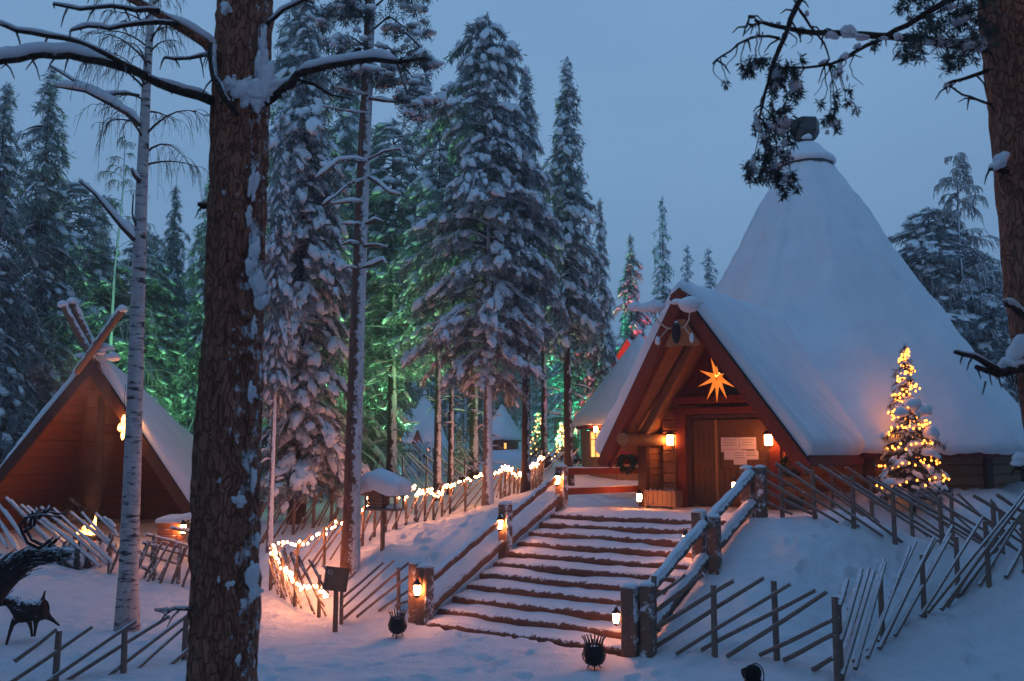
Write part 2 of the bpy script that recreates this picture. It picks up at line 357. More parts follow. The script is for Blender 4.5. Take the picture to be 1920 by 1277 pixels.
def emit(name, col, strength, sample=True, tex=None):
    k = NT(name); k.set((.05, .03, .02), .6, .2)
    if tex:
        a = k.noise(tex[0], 3, .6); c = k.ramp(a, [(.35, tex[1]), (.65, tex[2])]); k.l(c, k.b.inputs['Emission Color'])
    else: k.b.inputs['Emission Color'].default_value = (*col, 1)
    k.b.inputs['Emission Strength'].default_value = strength
    if not sample: k.m.cycles.emission_sampling = 'NONE'
    return k.m
WARM = (1, .29, .085)
emit('lantern_glass', WARM, 165); emit('bulb', (1, .31, .11), 115); emit('bulb_tree', (1, .26, .032), 9); emit('wall_glass', (1, .31, .08), 62); emit('bulb_far', (1, .45, .15), 7)
emit('star_paper', (1, .26, .035), 1.15, tex=(6, (1, .17, .015), (1, .26, .03))); emit('star_core', (1, .40, .07), 6)
emit('flame', (1, .45, .1), 9, tex=(9, (1, .22, .03), (1, .6, .18))); emit('shelter_lamp', (1, .42, .10), 7, tex=(9, (1, .34, .06), (1, .6, .18))); emit('ember', (1, .14, .02), 3)
emit('lit_window', (1, .42, .10), 2.2, tex=(5, (1, .34, .06), (1, .5, .14))); emit('red_glow', (1, .05, .04), 1.2)
# ------------------------------------------------------------------ ground
def axis(a, b, st, lo, hi):
    v = list(np.arange(a, b, st)); s = st; x = v[0]; L = []
    while x > lo: s *= 1.14; x -= s; L.append(x)
    s = st; x = v[-1]; H = []
    while x < hi: s *= 1.14; x += s; H.append(x)
    return np.array(L[::-1] + v + H)
gx = axis(-11, 12, .065, -260, 260); gy = axis(9.5, 26, .065, -40, 420)
GX, GY = np.meshgrid(gx, gy); GZ = height(GX.ravel(), GY.ravel())
nx, ny = len(gx), len(gy); q = (np.arange(ny-1)[:, None]*nx + np.arange(nx-1)[None, :]).ravel()
T = np.concatenate([np.stack([q, q+1, q+nx+1], -1), np.stack([q, q+nx+1, q+nx], -1)])
g = link('snow_ground', np_mesh('snow_ground', np.stack([GX.ravel(), GY.ravel(), GZ], -1), T, M['snow_ground']))
tag(g, kind='structure')

# a blanket of snow over a patch base(u,v), thickness th along n(u,v), rounded rims
def snow_sheet(name, parent, base, nrm, th, nu=24, nv=24, seed=1, rim=.10, bumps=.25, mat='snow_roof', flat=False, sides=(1, 1, 1, 1)):
    top = []; bot = []
    for j in range(nv+1):
        for i in range(nu+1):
            u, v = i/nu, j/nv; p = Vector(base(u, v)); n = Vector(nrm(u, v)).normalized()
            e = min([1] + [d/rim for d, k in ((u, sides[0]), (1-u, sides[1]), (v, sides[2]), (1-v, sides[3])) if k])
            e = math.sqrt(max(0, 1-(1-e)**2)); k = th if not callable(th) else th(u, v)
            w = 1 + bumps*float(vnoise(p.x*1.3+p.z*.7, p.y*1.3-p.z*.5, seed)) + bumps*.6*float(vnoise(p.x*4+p.z*2.3, p.y*4+p.z*3, seed+3))
            top.append(p + n*(k*w*(.55 + .45*e))); bot.append(p - n*.004)
    N = nu+1; K = len(top); f = []
    for j in range(nv):
        for i in range(nu):
            a = j*N+i; f += [(a, a+1, a+N+1, a+N), (K+a, K+a+N, K+a+N+1, K+a+1)]
    ring = [i for i in range(nu)] + [j*N+nu for j in range(nv)] + [nv*N+i for i in range(nu, 0, -1)] + [j*N for j in range(nv, 0, -1)]
    for a, b in zip(ring, ring[1:]+ring[:1]): f.append((b, a, K+a, K+b))
    return MB().add(top+bot, f).build(name, M[mat], parent, smooth=True, sharp=75)

# snow lying along a twig or limb: a lumpy ridge a little above the wood
def snow_ridge(mb, pts, wid, hgt, rng, gap=.25):
    pts = [Vector(p) for p in pts]; out = []
    for a, b in zip(pts, pts[1:]):
        n = max(2, int((b-a).length/.06)); out += [a.lerp(b, k/n) for k in range(n)]
    out.append(pts[-1]); n = len(out); ph = rng.uniform(0, 99); seg = 9; rows = []
    for i, p in enumerate(out):
        d = (out[min(i+1, n-1)]-out[max(i-1, 0)]).normalized(); x = d.cross(UP)
        x = x.normalized() if x.length > .05 else Vector((1, 0, 0)); u = x.cross(d).normalized()
        w = float(vnoise(i*.10+ph, ph, 5))*1.5 + .62 + float(vnoise(i*.33+ph, ph, 6))*.5
        end = min(1, i/3+.15, (n-1-i)/3+.15); k = max(.06, min(1.25, w))*end
        if k < gap: k *= .35
        ww = wid if not callable(wid) else wid(i/n); hh = hgt if not callable(hgt) else hgt(i/n)
        for j in range(seg):
            a = 2*math.pi*j/seg; c, s_ = math.cos(a), math.sin(a)
            rows.append(p + x*(c*ww*(.6+.4*k)) + u*((s_*hh*k if s_ > 0 else s_*ww*.25) + ww*.12))
    fs = [(i*seg+k, i*seg+(k+1) % seg, (i+1)*seg+(k+1) % seg, (i+1)*seg+k) for i in range(n-1) for k in range(seg)]
    fs += [tuple(range(seg-1, -1, -1)), tuple((n-1)*seg+k for k in range(seg))]
    mb.add(rows, fs)

# ------------------------------------------------------------------ stairs, posts, rails, lanterns
rs = random.Random(4)
stair = thing('staircase', 'wide outdoor staircase of dark log steps covered in trodden snow', 'staircase', W(2.08, 0, 0))
for i in range(NST):
    s0 = i*TREAD; z1 = (i+1)*RISE; n = 26; pts = []; rr = []
    for k in range(n+1):
        t = .02 + 4.1*k/n; pts.append(W(t, s0 + .05*float(vnoise(t*1.3, i*7.1, 8)), z1 - .10 + .02*float(vnoise(t*1.1, i*3.7, 9)))); rr.append(.092 + .02*float(vnoise(t*2.3, i*5.3, 10)))
    b = MB().tube(pts, rr, 10)
    st = b.build('step', M['riser'], stair, smooth=True, sharp=60)
    def base(u, v, i=i, s0=s0, z1=z1):
        t = .02 + 4.12*u; ft = s0 - .015 + .12*float(vnoise(t*2.2, i*9.3, 11)) + .07*float(vnoise(t*7, i*4.1, 12))
        return W(t, ft + (TREAD + .03 - (ft - s0))*v, z1 - .028 + .012*v)
    snow_sheet('step_snow', st, base, lambda u, v: (0, 0, 1), lambda u, v, i=i: .022 + .05*v*v + .03*abs(u-.5)*2*max(0, v), 90, 8, seed=20+i, rim=.16, bumps=1.0, mat='snow_step', sides=(1, 1, 1, 0))

def hewn_post(name, label, p, h, w=.22, mat='post', cap=.06, group=None, lean=0, bury=.3, rot=None):
    t = thing(name, label, 'post', p, 0, group)
    a = Vector((p.x, p.y, p.z - bury)); b = a + UP*(h+bury)
    MB().beam(a, b, w, w, up=SA).build('shaft', M[mat], t, bevel=.02)
    if cap:
        m = MB(); m.blob(b - UP*.005, (w*.62, w*.62, cap), random.Random(int(p.x*91)), 2, Matrix.Rotation(-PHI, 4, 'Z'), .12, .1)
        m.build('snow_cap', M['snow_clump'], t, smooth=True, sharp=0)
    return t
SL = [W(0, .0, 0), W(-.02, 2.5, RISE*6), W(0, 4.62, PLAT)]
SR = [W(4.16, -.05, 0), W(4.2, 2.45, RISE*6), W(4.22, 4.75, PLAT)]
names = [('lowest snow-caked square post on the left side of the staircase', 'middle square post of the left stair railing', 'top left stair post where two red boards begin'),
         ('lowest square post on the right side of the staircase beside the lattice fence', 'middle square post of the right stair railing', 'frosted top right stair post in front of the lodge doors')]
for side, (P, nm) in enumerate(zip((SL, SR), names)):
    for k, (p, l) in enumerate(zip(P, nm)):
        hewn_post('stair_post', l, p, 1.08 if k < 2 else .98, .25 if k == 0 else .22, group='posts of the stair railings', mat='post')
        if k == 0 or side == 1:                          # the outer, snow-caked twin timber
            q = p + TA*(-.26 if side == 0 else .26) + SA*.04
            hewn_post('stair_post', ('round weathered twin timber left of the lowest left stair post', 'snow-plastered twin timber beside the lowest right stair post', 'snow-plastered twin timber of the middle right stair post', 'snow-plastered twin timber of the top right stair post')[0 if side == 0 else k+1], q, 1.12 if k == 0 else 1.0, .19, mat='rail_white', group='posts of the stair railings', cap=.05)
def railing(name, label, A, B, hs, r, mat, snow, group):
    t = thing(name, label, 'railing', A, 0, group)
    for h, rr in zip(hs, r):
        a, b = A + UP*h, B + UP*h; d = (b-a).normalized(); n = 14
        pts = [a.lerp(b, k/n) + Vector((0, 0, .012*math.sin(k*1.9+h*9))) for k in range(n+1)]
        rl = MB().tube(pts, [rr*(1+.06*math.sin(k*2.3)) for k in range(n+1)], 10).build('rail', M[mat], t, smooth=True, sharp=60)
        if snow:
            m = MB(); snow_ridge(m, [p + UP*rr*.82 for p in pts], rr*.8, snow, random.Random(int(h*77+A.x*10)), .1); m.build('rail_snow', M['snow_clump'], rl, smooth=True, sharp=0)
    return t
railing('stair_railing', 'lower left stair railing of two brown split-log rails', SL[0]+SA*.1, SL[1]-SA*.08, (.80, .30), (.075, .085), 'rail', .03, 'railings of the staircase')
railing('stair_railing', 'upper left stair railing of two brown split-log rails', SL[1]+SA*.1, SL[2]-SA*.08, (.80, .30), (.075, .085), 'rail', .03, 'railings of the staircase')
railing('stair_railing', 'lower right stair railing of thick round logs white with frost', SR[0]+SA*.1+TA*.1, SR[1]-SA*.06+TA*.1, (.86, .30), (.095, .10), 'rail_white', .05, 'railings of the staircase')
railing('stair_railing', 'upper right stair railing of thick round logs white with frost', SR[1]+SA*.1+TA*.1, SR[2]-SA*.06+TA*.1, (.86, .30), (.095, .10), 'rail_white', .05, 'railings of the staircase')
tb = thing('board_rail', 'two red horizontal boards from the top left stair post to the lodge', 'railing', SL[2])
for h, w in ((.86, .15), (.42, .15)):
    MB().beam(SL[2]+UP*h+TA*.02, W(.42, 7.55, PLAT+h-.02), .05, w).build('board', M['red_board'], tb, bevel=.006)
    m = MB(); snow_ridge(m, [SL[2]+UP*(h+w/2)+TA*.05, W(.42, 7.5, PLAT+h+w/2-.02)], .035, .03, rs, .1); m.build('board_snow', M['snow_clump'], tb, smooth=True, sharp=0)

def lantern(label, p, face, s=1.0, group='lanterns on the stair posts', cat='lantern', name='lantern', bracket=True, glass='lantern_glass'):
    # p: centre of the glass; face: unit vector from the post outwards
    t = thing(name, label, cat, p, 0, group); p = Vector(p)
    MB().lathe(p, [(.045*s, -.085*s), (.058*s, -.02*s), (.062*s, .085*s)], 8).build('glass', M[glass], t, smooth=True, sharp=30)
    f = MB()
    for k in range(4):
        a = math.pi/4 + k*math.pi/2; v = Vector((math.cos(a), math.sin(a), 0))
        f.tube([p+v*.052*s-UP*.09*s, p+v*.070*s+UP*.09*s], .0065*s, 5)
    f.lathe(p, [(.02*s, -.135*s), (.055*s, -.105*s), (.056*s, -.086*s)], 8)
    f.build('frame', M['iron'], t)
    r = MB(); r.lathe(p, [(.088*s, .086*s), (.082*s, .10*s), (.03*s, .155*s), (.03*s, .18*s), (.012*s, .19*s)], 8); r.build('lid', M['iron'], t)
    if bracket:
        b = MB(); q = p - Vector(face)*.13*s
        b.tube([q+UP*.02*s, q+UP*.19*s, p-Vector(face)*.05*s+UP*.235*s, p+UP*.2*s], .011*s, 6); b.build('bracket', M['iron'], t)
    return t
FR = -SA
for side, (P, txt) in enumerate(((SL, ('glowing lantern on the lowest left stair post', 'glowing lantern on the middle left stair post', 'glowing lantern on the top left stair post beside the red boards')),
                                 (SR, ('glowing lantern on the stair side of the lowest right stair post', 'glowing lantern on the stair side of the middle right stair post', 'small lantern half hidden behind the top right handrail')))):
    for k, (p, l) in enumerate(zip(P, txt)):
        if side == 0: lantern(l, p + FR*.26 + TA*.05 + UP*(.70 if k == 0 else .68), FR)
        else: lantern(l, p - TA*.26 + UP*(.58 if k < 2 else .62), -TA, .85)

# ------------------------------------------------------------------ the lodge
lodge = thing('lodge', 'big teepee-shaped log lodge under thick snow with steep red-edged entrance gable', 'building', W(2.4, 15.6, PLAT))
TC, SCN = 2.51, 15.6
def LP(t, s, z): return W(t, s, z)
NS = 10; RE = 6.15; ZE = 3.1; ZN = 12.1; RN = .78
def poly_r(a, n=NS, mixk=.8, off=.12):
    w = 2*math.pi/n; x = (a+off) % w - w/2; return 1-mixk + mixk*math.cos(w/2)/math.cos(x)*1.02
TCC = 2.38
def cone_pt(a, r, z): return LP(TCC + r*math.sin(a), SCN - r*math.cos(a), z)
# snow cone
rows = []; NA = 160; NR = 46; rl = random.Random(3)
prof = [(RE-.30, ZE-.02), (RE-.04, ZE-.03), (RE+.05, ZE+.06), (RE+.02, ZE+.22)]
for k in range(NR+1):
    v = k/NR; prof.append((RE-.10 + (RN-RE+.10)*v, ZE+.42 + (ZN-ZE-.42)*v))
V = []
for j, (r, z) in enumerate(prof):
    for i in range(NA):
        a = 2*math.pi*i/NA; pr = poly_r(a); rr = r*pr*(1 - (.045*math.sin(math.pi*(j-4)/NR) if j > 4 else 0))
        lump = float(vnoise(a*5+31, z*.55, 41))*.20*min(1, r/3) + float(vnoise(a*14+31, z*1.5, 45))*.09*min(1, r/2.5) + float(vnoise(a*30+31, z*4.1, 42))*.045
        if j < 5: lump += float(vnoise(a*40+3, 2.2, 43))*.09
        dz = float(vnoise(a*33, 1.7, 44))*.11 + float(vnoise(a*80, 1.1, 46))*.06 if j < 3 else 0
        V.append(cone_pt(a, rr + lump, z + dz + lump*.3))
Fq = [(j*NA+i, j*NA+(i+1) % NA, (j+1)*NA+(i+1) % NA, (j+1)*NA+i) for j in range(len(prof)-1) for i in range(NA)]
RR = [(RE-.12, ZE-.12)] + [((RE-.12+(RN-.1-RE+.12)*v)*(1-.075*math.sin(math.pi*v))*(1-.09*min(1, v*6)), ZE-.02+(ZN-.15-ZE+.02)*v) for v in [q_/10 for q_ in range(11)]]
roof = MB().add([cone_pt(2*math.pi*i/NS-.12, r, z) for r, z in RR for i in range(NS)],
    [(j*NS+i, j*NS+(i+1) % NS, (j+1)*NS+(i+1) % NS, (j+1)*NS+i) for j in range(len(RR)-1) for i in range(NS)] + [tuple(range(NS))]).build('roof', M['red_board'], lodge)
MB().add(V, Fq).build('roof_snow', M['snow_roof'], roof, smooth=True, sharp=0)
# walls: horizontal logs between corner posts
RWL = 5.35
wl = MB(); cp = []
for i in range(NS):
    a0, a1 = 2*math.pi*i/NS-.12, 2*math.pi*(i+1)/NS-.12
    for k in range(6):
        z = 1.45 + k*.27 + .13; p, q_ = cone_pt(a0, RWL, z), cone_pt(a1, RWL, z)
        wl.beam(p, q_, .16+.008*(k % 2), .262)
    cp.append((cone_pt(a0, RWL+.03, 1.3), cone_pt(a0, 1, 0)-cone_pt(a0, 0, 0)))
wall = wl.build('log_wall', M['log'], lodge, bevel=.03, smooth=True, sharp=30); 
for c, u in cp: MB().beam(c, c+UP*1.72, .26, .26, up=u).build('corner_post', M['brown_dark'], wall, bevel=.01)
# cap and chimney
cap = MB(); cap.lathe(LP(TCC, SCN, 0), [(RN*.9, ZN-.3), (RN*.92, ZN+.02), (.84, ZN-.02), (.83, ZN+.05), (.3, ZN+.75)], 10); capo = cap.build('smoke_cap', M['chimney_metal'], lodge)
sc_ = MB(); sc_.lathe(LP(TCC, SCN, 0), [(.86, ZN+.045), (.91, ZN+.12), (.86, ZN+.25), (.66, ZN+.42), (.40, ZN+.72), (.30, ZN+.78)], 24)
sc_.build('cap_snow', M['snow_roof'], capo, smooth=True, sharp=0)
ch = MB(); c0 = LP(TCC, SCN, 0)
ch.lathe(c0, [(.24, ZN+.6), (.24, ZN+.86), (.36, ZN+.95), (.47, ZN+1.15), (.47, ZN+1.52), (.42, ZN+1.56)], 6)
ch.build('chimney', M['chimney_metal'], lodge, bevel=.015)
m = MB(); m.blob(c0+Vector((-.05, -.34, ZN+.86)), (.16, .1, .12), rl, 2); m.build('chimney_snow', M['snow_clump'], capo, smooth=True, sharp=0)
# porch roof
ZR, ZF, HW = 6.68, 3.02, 2.42
S_R, S_F, SB_R, SB_F = 5.55, 6.25, 12.2, 10.6
def porch(u, v):                                        # u -1..1 left foot .. ridge .. right foot, v front .. back
    a = abs(u); s = (S_R*(1-a)+S_F*a)*(1-v) + (SB_R*(1-a)+SB_F*a)*v
    return LP(TC + u*HW, s, ZR + (ZF-ZR)*a)
nL = (TA*-(ZR-ZF) + UP*HW).normalized(); nR = (TA*(ZR-ZF) + UP*HW).normalized()
def slab(mb, sg, th0, th1):
    n = nR if sg > 0 else nL
    P = [porch(0, 0), porch(sg, 0), porch(sg, 1), porch(0, 1)]
    mb.prism([p + n*th0 for p in P], n*(th1-th0))
for sg in (-1, 1):
    mb = MB(); slab(mb, sg, -.10, -.01); mb.build('porch_soffit', M['plank'], lodge)
def pbase(u, v): w = 2*u-1; return porch(w, v)
def pn(u, v):
    w = 2*u-1; k = max(-1, min(1, w*9)); return nL*(1-k)/2 + nR*(1+k)/2
snow_sheet('porch_snow', lodge, pbase, pn, lambda u, v: .30 - .06*(1-abs(2*u-1)) + .05*abs(2*u-1), 70, 60, seed=51, rim=.035, bumps=.25, sides=(1, 1, 1, 0))
ed = MB()
for sg in (-1, 1):
    n = nR if sg > 0 else nL
    ed.beam(porch(0, 0)-SA*.02+n*.0, porch(sg, 0)-SA*.02+n*.0, .05, .045, up=n)
ed.build('roof_edge', M['iron'], lodge)
bo = []
for sg in (-1, 1):
    n = nR if sg > 0 else nL; A, B = porch(0, 0), porch(sg*1.045, 0)
    B.z = B.z
    for off, dep, back, mat in ((-.125, .24, -.05, 'red_board'), (-.285, .10, .06, 'red_board')):
        a, b = A + n*off + SA*back, B + n*off + SA*back
        if sg > 0: a = a + SA*.003
        bd = MB().beam(a, b, .06, dep, up=n).build('barge_board', M[mat], lodge, bevel=.008)
for sg in (-1, 1):                                       # eave boards running back to the cone
    a, b = porch(sg, 0) - UP*.10 + SA*.06, porch(sg, 1) - UP*.10
    MB().beam(a, b, .10, .22).build('eave_board', M['red_board'], lodge, bevel=.008)
# logs and rafters under the gable
for sg in (-1, 1):
    MB().tube([LP(TC+sg*1.72, 6.0 if sg < 0 else 7.3, 3.40), LP(TC+sg*1.72, 9.5, 3.40)], .15 if sg < 0 else .12, 12).build('purlin_log', M['log'], lodge, smooth=True, sharp=40)
    n = nR if sg > 0 else nL
    a = LP(TC+sg*.05, 7.15, ZR-.1); b = LP(TC+sg*2.02, 7.15, ZR-.1 + (ZF-ZR)*2.02/HW)
    MB().beam(a-n*.22, b-n*.22, .2, .2, up=n).build('rafter', M['plank'], lodge, bevel=.02)
# front wall with the doors
SD = 8.07; TD = 2.5; wd = lodge
for a, b in ((TC-1.72, TD-1.12), (TD+1.12, TC+1.95)):
    logs = MB()
    for k in range(9):
        z = PLAT + .13 + k*.262; logs.beam(LP(a, SD+.08, z), LP(b, SD+.08, z), .15+.006*(k % 2), .255)
    logs.build('front_wall', M['log'], lodge, bevel=.03, smooth=True, sharp=30)
ga = MB()
def roof_in(t): return ZR - .24 - (ZR-ZF)*abs(t-TC)/HW
for k in range(26):
    t0 = TC-1.9 + k*.146; z0, z1 = 4.24, min(roof_in(t0), roof_in(t0+.14))
    if z1 > z0+.05: ga.box((0, 0, 0), (0, 0, 0)) if False else ga.prism([LP(t0, SD+.1, z0), LP(t0+.14, SD+.1, z0), LP(t0+.14, SD+.1, roof_in(t0+.14)), LP(t0, SD+.1, roof_in(t0))], SA*(.03+.006*(k % 2)))
ga.build('gable_planks', M['red_dark'], lodge, bevel=.004)
gw = MB().prism([LP(TD-.15, SD+.07, 4.48), LP(TD+1.15, SD+.07, 4.48), LP(TD+1.1, SD+.07, 4.58), LP(TD+.36, SD+.07, 5.55), LP(TD-.02, SD+.07, 5.4)], SA*.028).build('gable_window', M['glass_dark'], lodge)
sl_ = MB()
for k in range(9):
    a = LP(TD-1.28+k*.12, SD+.03, 4.47); sl_.beam(a, a + TA*(.50) + UP*min(.80, .2+.12*k), .03, .035)
sl_.build('reflection_slats', M['red_board'], lodge)  # slats modelled in place of boards mirrored in the gable glass
for h0, h1, pr in ((4.28, 4.46, .16), (4.02, 4.18, .14)):
    MB().beam(LP(TD-1.38, SD-.02, (h0+h1)/2), LP(TD+1.38, SD-.02, (h0+h1)/2), pr, h1-h0).build('lintel', M['red_board'], lodge, bevel=.012)
for sg in (-1, 1):
    MB().beam(LP(TD+sg*1.17, SD+.0, PLAT-.1), LP(TD+sg*1.17, SD+.0, 4.02), .17, .26, up=TA).build('door_post', M['red_board'], lodge, bevel=.012)
df = MB()
df.beam(LP(TD-.99, SD+.06, PLAT-.1), LP(TD-.99, SD+.06, 4.0), .12, .10, up=TA).beam(LP(TD+.99, SD+.06, PLAT-.1), LP(TD+.99, SD+.06, 4.0), .12, .10, up=TA).beam(LP(TD-1.0, SD+.06, 3.96), LP(TD+1.0, SD+.06, 3.96), .12, .08)
df.build('door_frame', M['brown_dark'], lodge)
D0 = TD-.93; DM = TD-.32; D1 = TD+.93
for a, b, leaf in ((D0, DM-.035, 0), (DM+.035, D1, 1)):
    d = MB(); n = max(2, round((b-a)/.145)); w = (b-a)/n
    for k in range(n): d.beam(LP(a+w*(k+.5), SD+.13, PLAT+.02), LP(a+w*(k+.5), SD+.13, 3.9), .05, w-.008, up=TA)
    do = d.build('door', M['door_wood'], lodge, bevel=.006)
    for z in (PLAT+.18, PLAT+1.03, 3.76): MB().beam(LP(a+.015, SD+.095, z), LP(b-.015, SD+.095, z), .03, .24).build('door_batten', M['door_wood'], do, bevel=.006)
    if leaf: MB().tube([LP(a+.09, SD+.085, PLAT+.92), LP(a+.09, SD+.02, PLAT+.96), LP(a+.09, SD+.02, PLAT+1.2), LP(a+.09, SD+.085, PLAT+1.24)], .014, 6).build('handle', M['iron'], do)
MB().beam(LP(DM, SD+.10, PLAT+.02), LP(DM, SD+.10, 3.9), .04, .075, up=TA).build('door_rail', M['plank'], lodge, bevel=.008)
MB().beam(LP(TC-1.95, SD-.55, PLAT-.1), LP(TC-1.95, SD-.55, 3.3), .2, .24, up=TA).build('porch_post', M['brown_dark'], lodge, bevel=.015)
sw = MB()
for k in range(9): sw.beam(LP(TC-1.93, SD-.5, PLAT+.13+k*.17), LP(TC-1.93, SD+2.4, PLAT+.13+k*.17), .14, .166)
sw.build('side_wall', M['log'], lodge, bevel=.02)
# papers on the door, things hung and stood about the porch
for k, (a, z, w, h, mt, l) in enumerate(((DM+.36, 3.28, .46, .35, 'paper', 'pink-white notice sheet on the upper left of the lodge door'), (DM+.80, 3.28, .40, .35, 'paper', 'pale notice sheet on the upper right of the lodge door'),
        (DM+.36, 3.045, .32, .24, 'paper', 'small pale sheet below the left notice on the door'), (DM+.60, 2.98, .33, .34, 'paper', 'whitest sheet, lowest of the notices on the door'), (DM+.88, 3.03, .34, .20, 'paper', 'small wide sheet below the right notice on the door'))):
    y = SD+.074 - .002*k
    t = thing('notice_sheet', l, 'notice', LP(a, y, z), 0, 'notices on the lodge door')
    MB().prism([LP(a-w/2, y, z-h/2), LP(a+w/2, y, z-h/2), LP(a+w/2, y, z+h/2), LP(a-w/2, y, z+h/2)], SA*.001).build('sheet', M[mt], t)
    if k < 2: MB().prism([LP(a-w*.4, y-.001, z-h*.46), LP(a+w*.4, y-.001, z-h*.46), LP(a+w*.4, y-.001, z-h*.30), LP(a-w*.4, y-.001, z-h*.30)], SA*.0006).build('printed_bar', M['paper_red' if k == 0 else 'paper_grey'], t)
    if k != 2:
        ln = MB()
        for j in range(3):
            zz = z + h*(.32 - .17*j)
            if zz > z - h*.24: ln.prism([LP(a-w*.38, y-.001, zz-.006), LP(a+w*(.36-.1*(j % 2)), y-.001, zz-.006), LP(a+w*(.36-.1*(j % 2)), y-.001, zz+.006), LP(a-w*.38, y-.001, zz+.006)], SA*.0006)
        ln.build('printed_lines', M['paper_grey'], t)
for tt, l in ((TD-1.50, 'square wall lantern left of the lodge doors'), (TD+1.52, 'square wall lantern right of the lodge doors')):
    p = at(1250, 825, 22.3) if tt < TD else at(1441, 825, 20.75); p = p - SA*((p-P0).dot(SA)-(SD-.13)) if tt < TD else p; t = thing('wall_lantern', l, 'lantern', p, 0, 'wall lanterns beside the lodge doors')
    RZ = Matrix.Rotation(-PHI, 3, 'Z')
    MB().box(p, (.15, .15, .24), RZ).build('glass', M['wall_glass'], t, bevel=.02)
    f = MB(); f.box(p+UP*.14, (.2, .2, .03), RZ); f.box(p-UP*.135, (.17, .17, .025), RZ); f.add([p+UP*.155+RZ @ Vector((x, y, 0)) for x, y in ((-.1, -.1), (.1, -.1), (.1, .1), (-.1, .1))]+[p+UP*.23], [(0, 1, 4), (1, 2, 4), (2, 3, 4), (3, 0, 4), (3, 2, 1, 0)])
    f.beam(p-SA*-.08-UP*.17, p+SA*.13-UP*.17, .03, .03); f.build('frame', M['iron'], t)
# paper star
sp_ = at(1345, 708, 20.35); star = thing('paper_star', 'glowing orange paper star with long points hanging in the lodge gable', 'star lamp', sp_)
tips = [((-10, 32), .0), ((-30, 13), .0), ((-33, -13), .0), ((-19, -35), .0), ((-2, -40), .0), ((15, -35), .0), ((30, -17), .05), ((20, 4), .30), ((9, 17), .33), ((2, 2), -.25)]
for k, ((dx, dy), f) in enumerate(tips):
    v = TA*(dx/70*1.0) + UP*(dy/70*1.0) - SA*f; d = v.normalized(); a = d.cross(SA).normalized(); b = d.cross(a).normalized(); r0 = .064; o = sp_ + d*.06
    MB().add([o+a*r0, o+b*r0, o-a*r0, o-b*r0, sp_+v], [(0, 1, 4), (1, 2, 4), (2, 3, 4), (3, 0, 4), (3, 2, 1, 0)]).build('point', M['star_paper'], star)
b_ = MB(); b_.blob(sp_-SA*.06+UP*.05+TA*.04, (.065, .065, .065), rl, 2, None, .05, 1); b_.build('core', M['star_core'], star, smooth=True, sharp=0)
MB().tube([sp_+UP*.1, LP(TC+.02, 6.75, 6.2)], .006, 4).build('cord', M['iron'], star)
def wreath(label, c, r, face):
    t = thing('wreath', label, 'wreath', c, 0, 'wreaths at the lodge entrance'); rr = random.Random(int(c.x*100)); m = MB(); x = UP.cross(face).normalized()
    for k in range(150):
        a = rr.uniform(0, 6.28); o = c + (x*math.cos(a) + UP*math.sin(a))*r*rr.uniform(.45, .95) + face*rr.uniform(-.06, .08)
        d = (x*(-math.sin(a)+rr.uniform(-.7, .7)) + UP*(math.cos(a)+rr.uniform(-.7, .7)) + face*rr.uniform(-.2, .6)).normalized()
        m.tube([o, o+d*.10], [.022, .004], 4)
    m.build('greenery', M['wreath_green'], t)
    b = MB(); b.blob(c+UP*r*.95+face*.08+x*.06, (.09, .05, .05), rr, 2); b.blob(c+UP*r*.98+face*.08-x*.06, (.08, .05, .05), rr, 2); b.blob(c+UP*r*.92+face*.1, (.04, .04, .05), rr, 1); b.build('bow', M['red_ribbon'], t, smooth=True, sharp=0)
pw = at(1176, 869, 21.2); wreath('round green wreath with red bow by the red boards left of the doors', pw, .24, -SA)
MB().tube([pw+UP*.2, pw+UP*.62], .006, 4).build('cord', M['iron'], COL.objects['wreath'])
wreath('round green wreath with red bow right of the doors', LP(TD+1.55, SD-.12, PLAT+.98), .26, -SA)
# planter, ground lanterns, broom and shovel
pl = LP(TC-1.35, SD-.75, PLAT-.02); plt = thing('planter_box', 'wooden planter box with frosted twigs left of the lodge doors', 'planter', pl)
RZ4 = Matrix.Rotation(-PHI, 3, 'Z'); b = MB()
for k in range(7): b.box(pl+RZ4 @ Vector((-.36+k*.12, -.17, .22)), (.115, .03, .36), RZ4); b.box(pl+RZ4 @ Vector((-.36+k*.12, .17, .22)), (.115, .03, .36), RZ4)
b.box(pl+RZ4 @ Vector((-.42, 0, .22)), (.03, .31, .36), RZ4).box(pl+RZ4 @ Vector((.42, 0, .22)), (.03, .31, .36), RZ4).box(pl+UP*.30, (.80, .30, .06), RZ4)
b.box(pl+RZ4 @ Vector((-.38, -.195, .2)), (.07, .03, .44), RZ4).box(pl+RZ4 @ Vector((.38, -.195, .2)), (.07, .03, .44), RZ4); b.build('box', M['feeder_wood'], plt, bevel=.006)
tw = MB()
for k in range(60):
    o = pl+RZ4 @ Vector((rl.uniform(-.36, .36), rl.uniform(-.12, .12), .33)); tw.tube([o, o+Vector((rl.uniform(-.1, .1), rl.uniform(-.1, .1), rl.uniform(.04, .13)))], [.012, .004], 4)
tw.build('twigs', M['fence_pole_white'], plt)
lantern('small lantern on the snow behind the planter box', at(1199, 933, 21.3), -SA, 1.0, 'lanterns on the ground by the lodge', 'lantern', 'ground_lantern', False)
gl = ground(1462, 952) ; tg = thing('ground_lantern', 'frosted lantern on the snow right of the doors, half behind the fence', 'lantern', gl, 0, 'lanterns on the ground by the lodge')
f = MB(); f.box(gl+UP*.42, (.36, .36, .04), RZ4); 
for a in (-1, 1):
    for c in (-1, 1): f.box(gl+RZ4 @ Vector((a*.16, c*.16, .2)), (.04, .04, .42), RZ4)
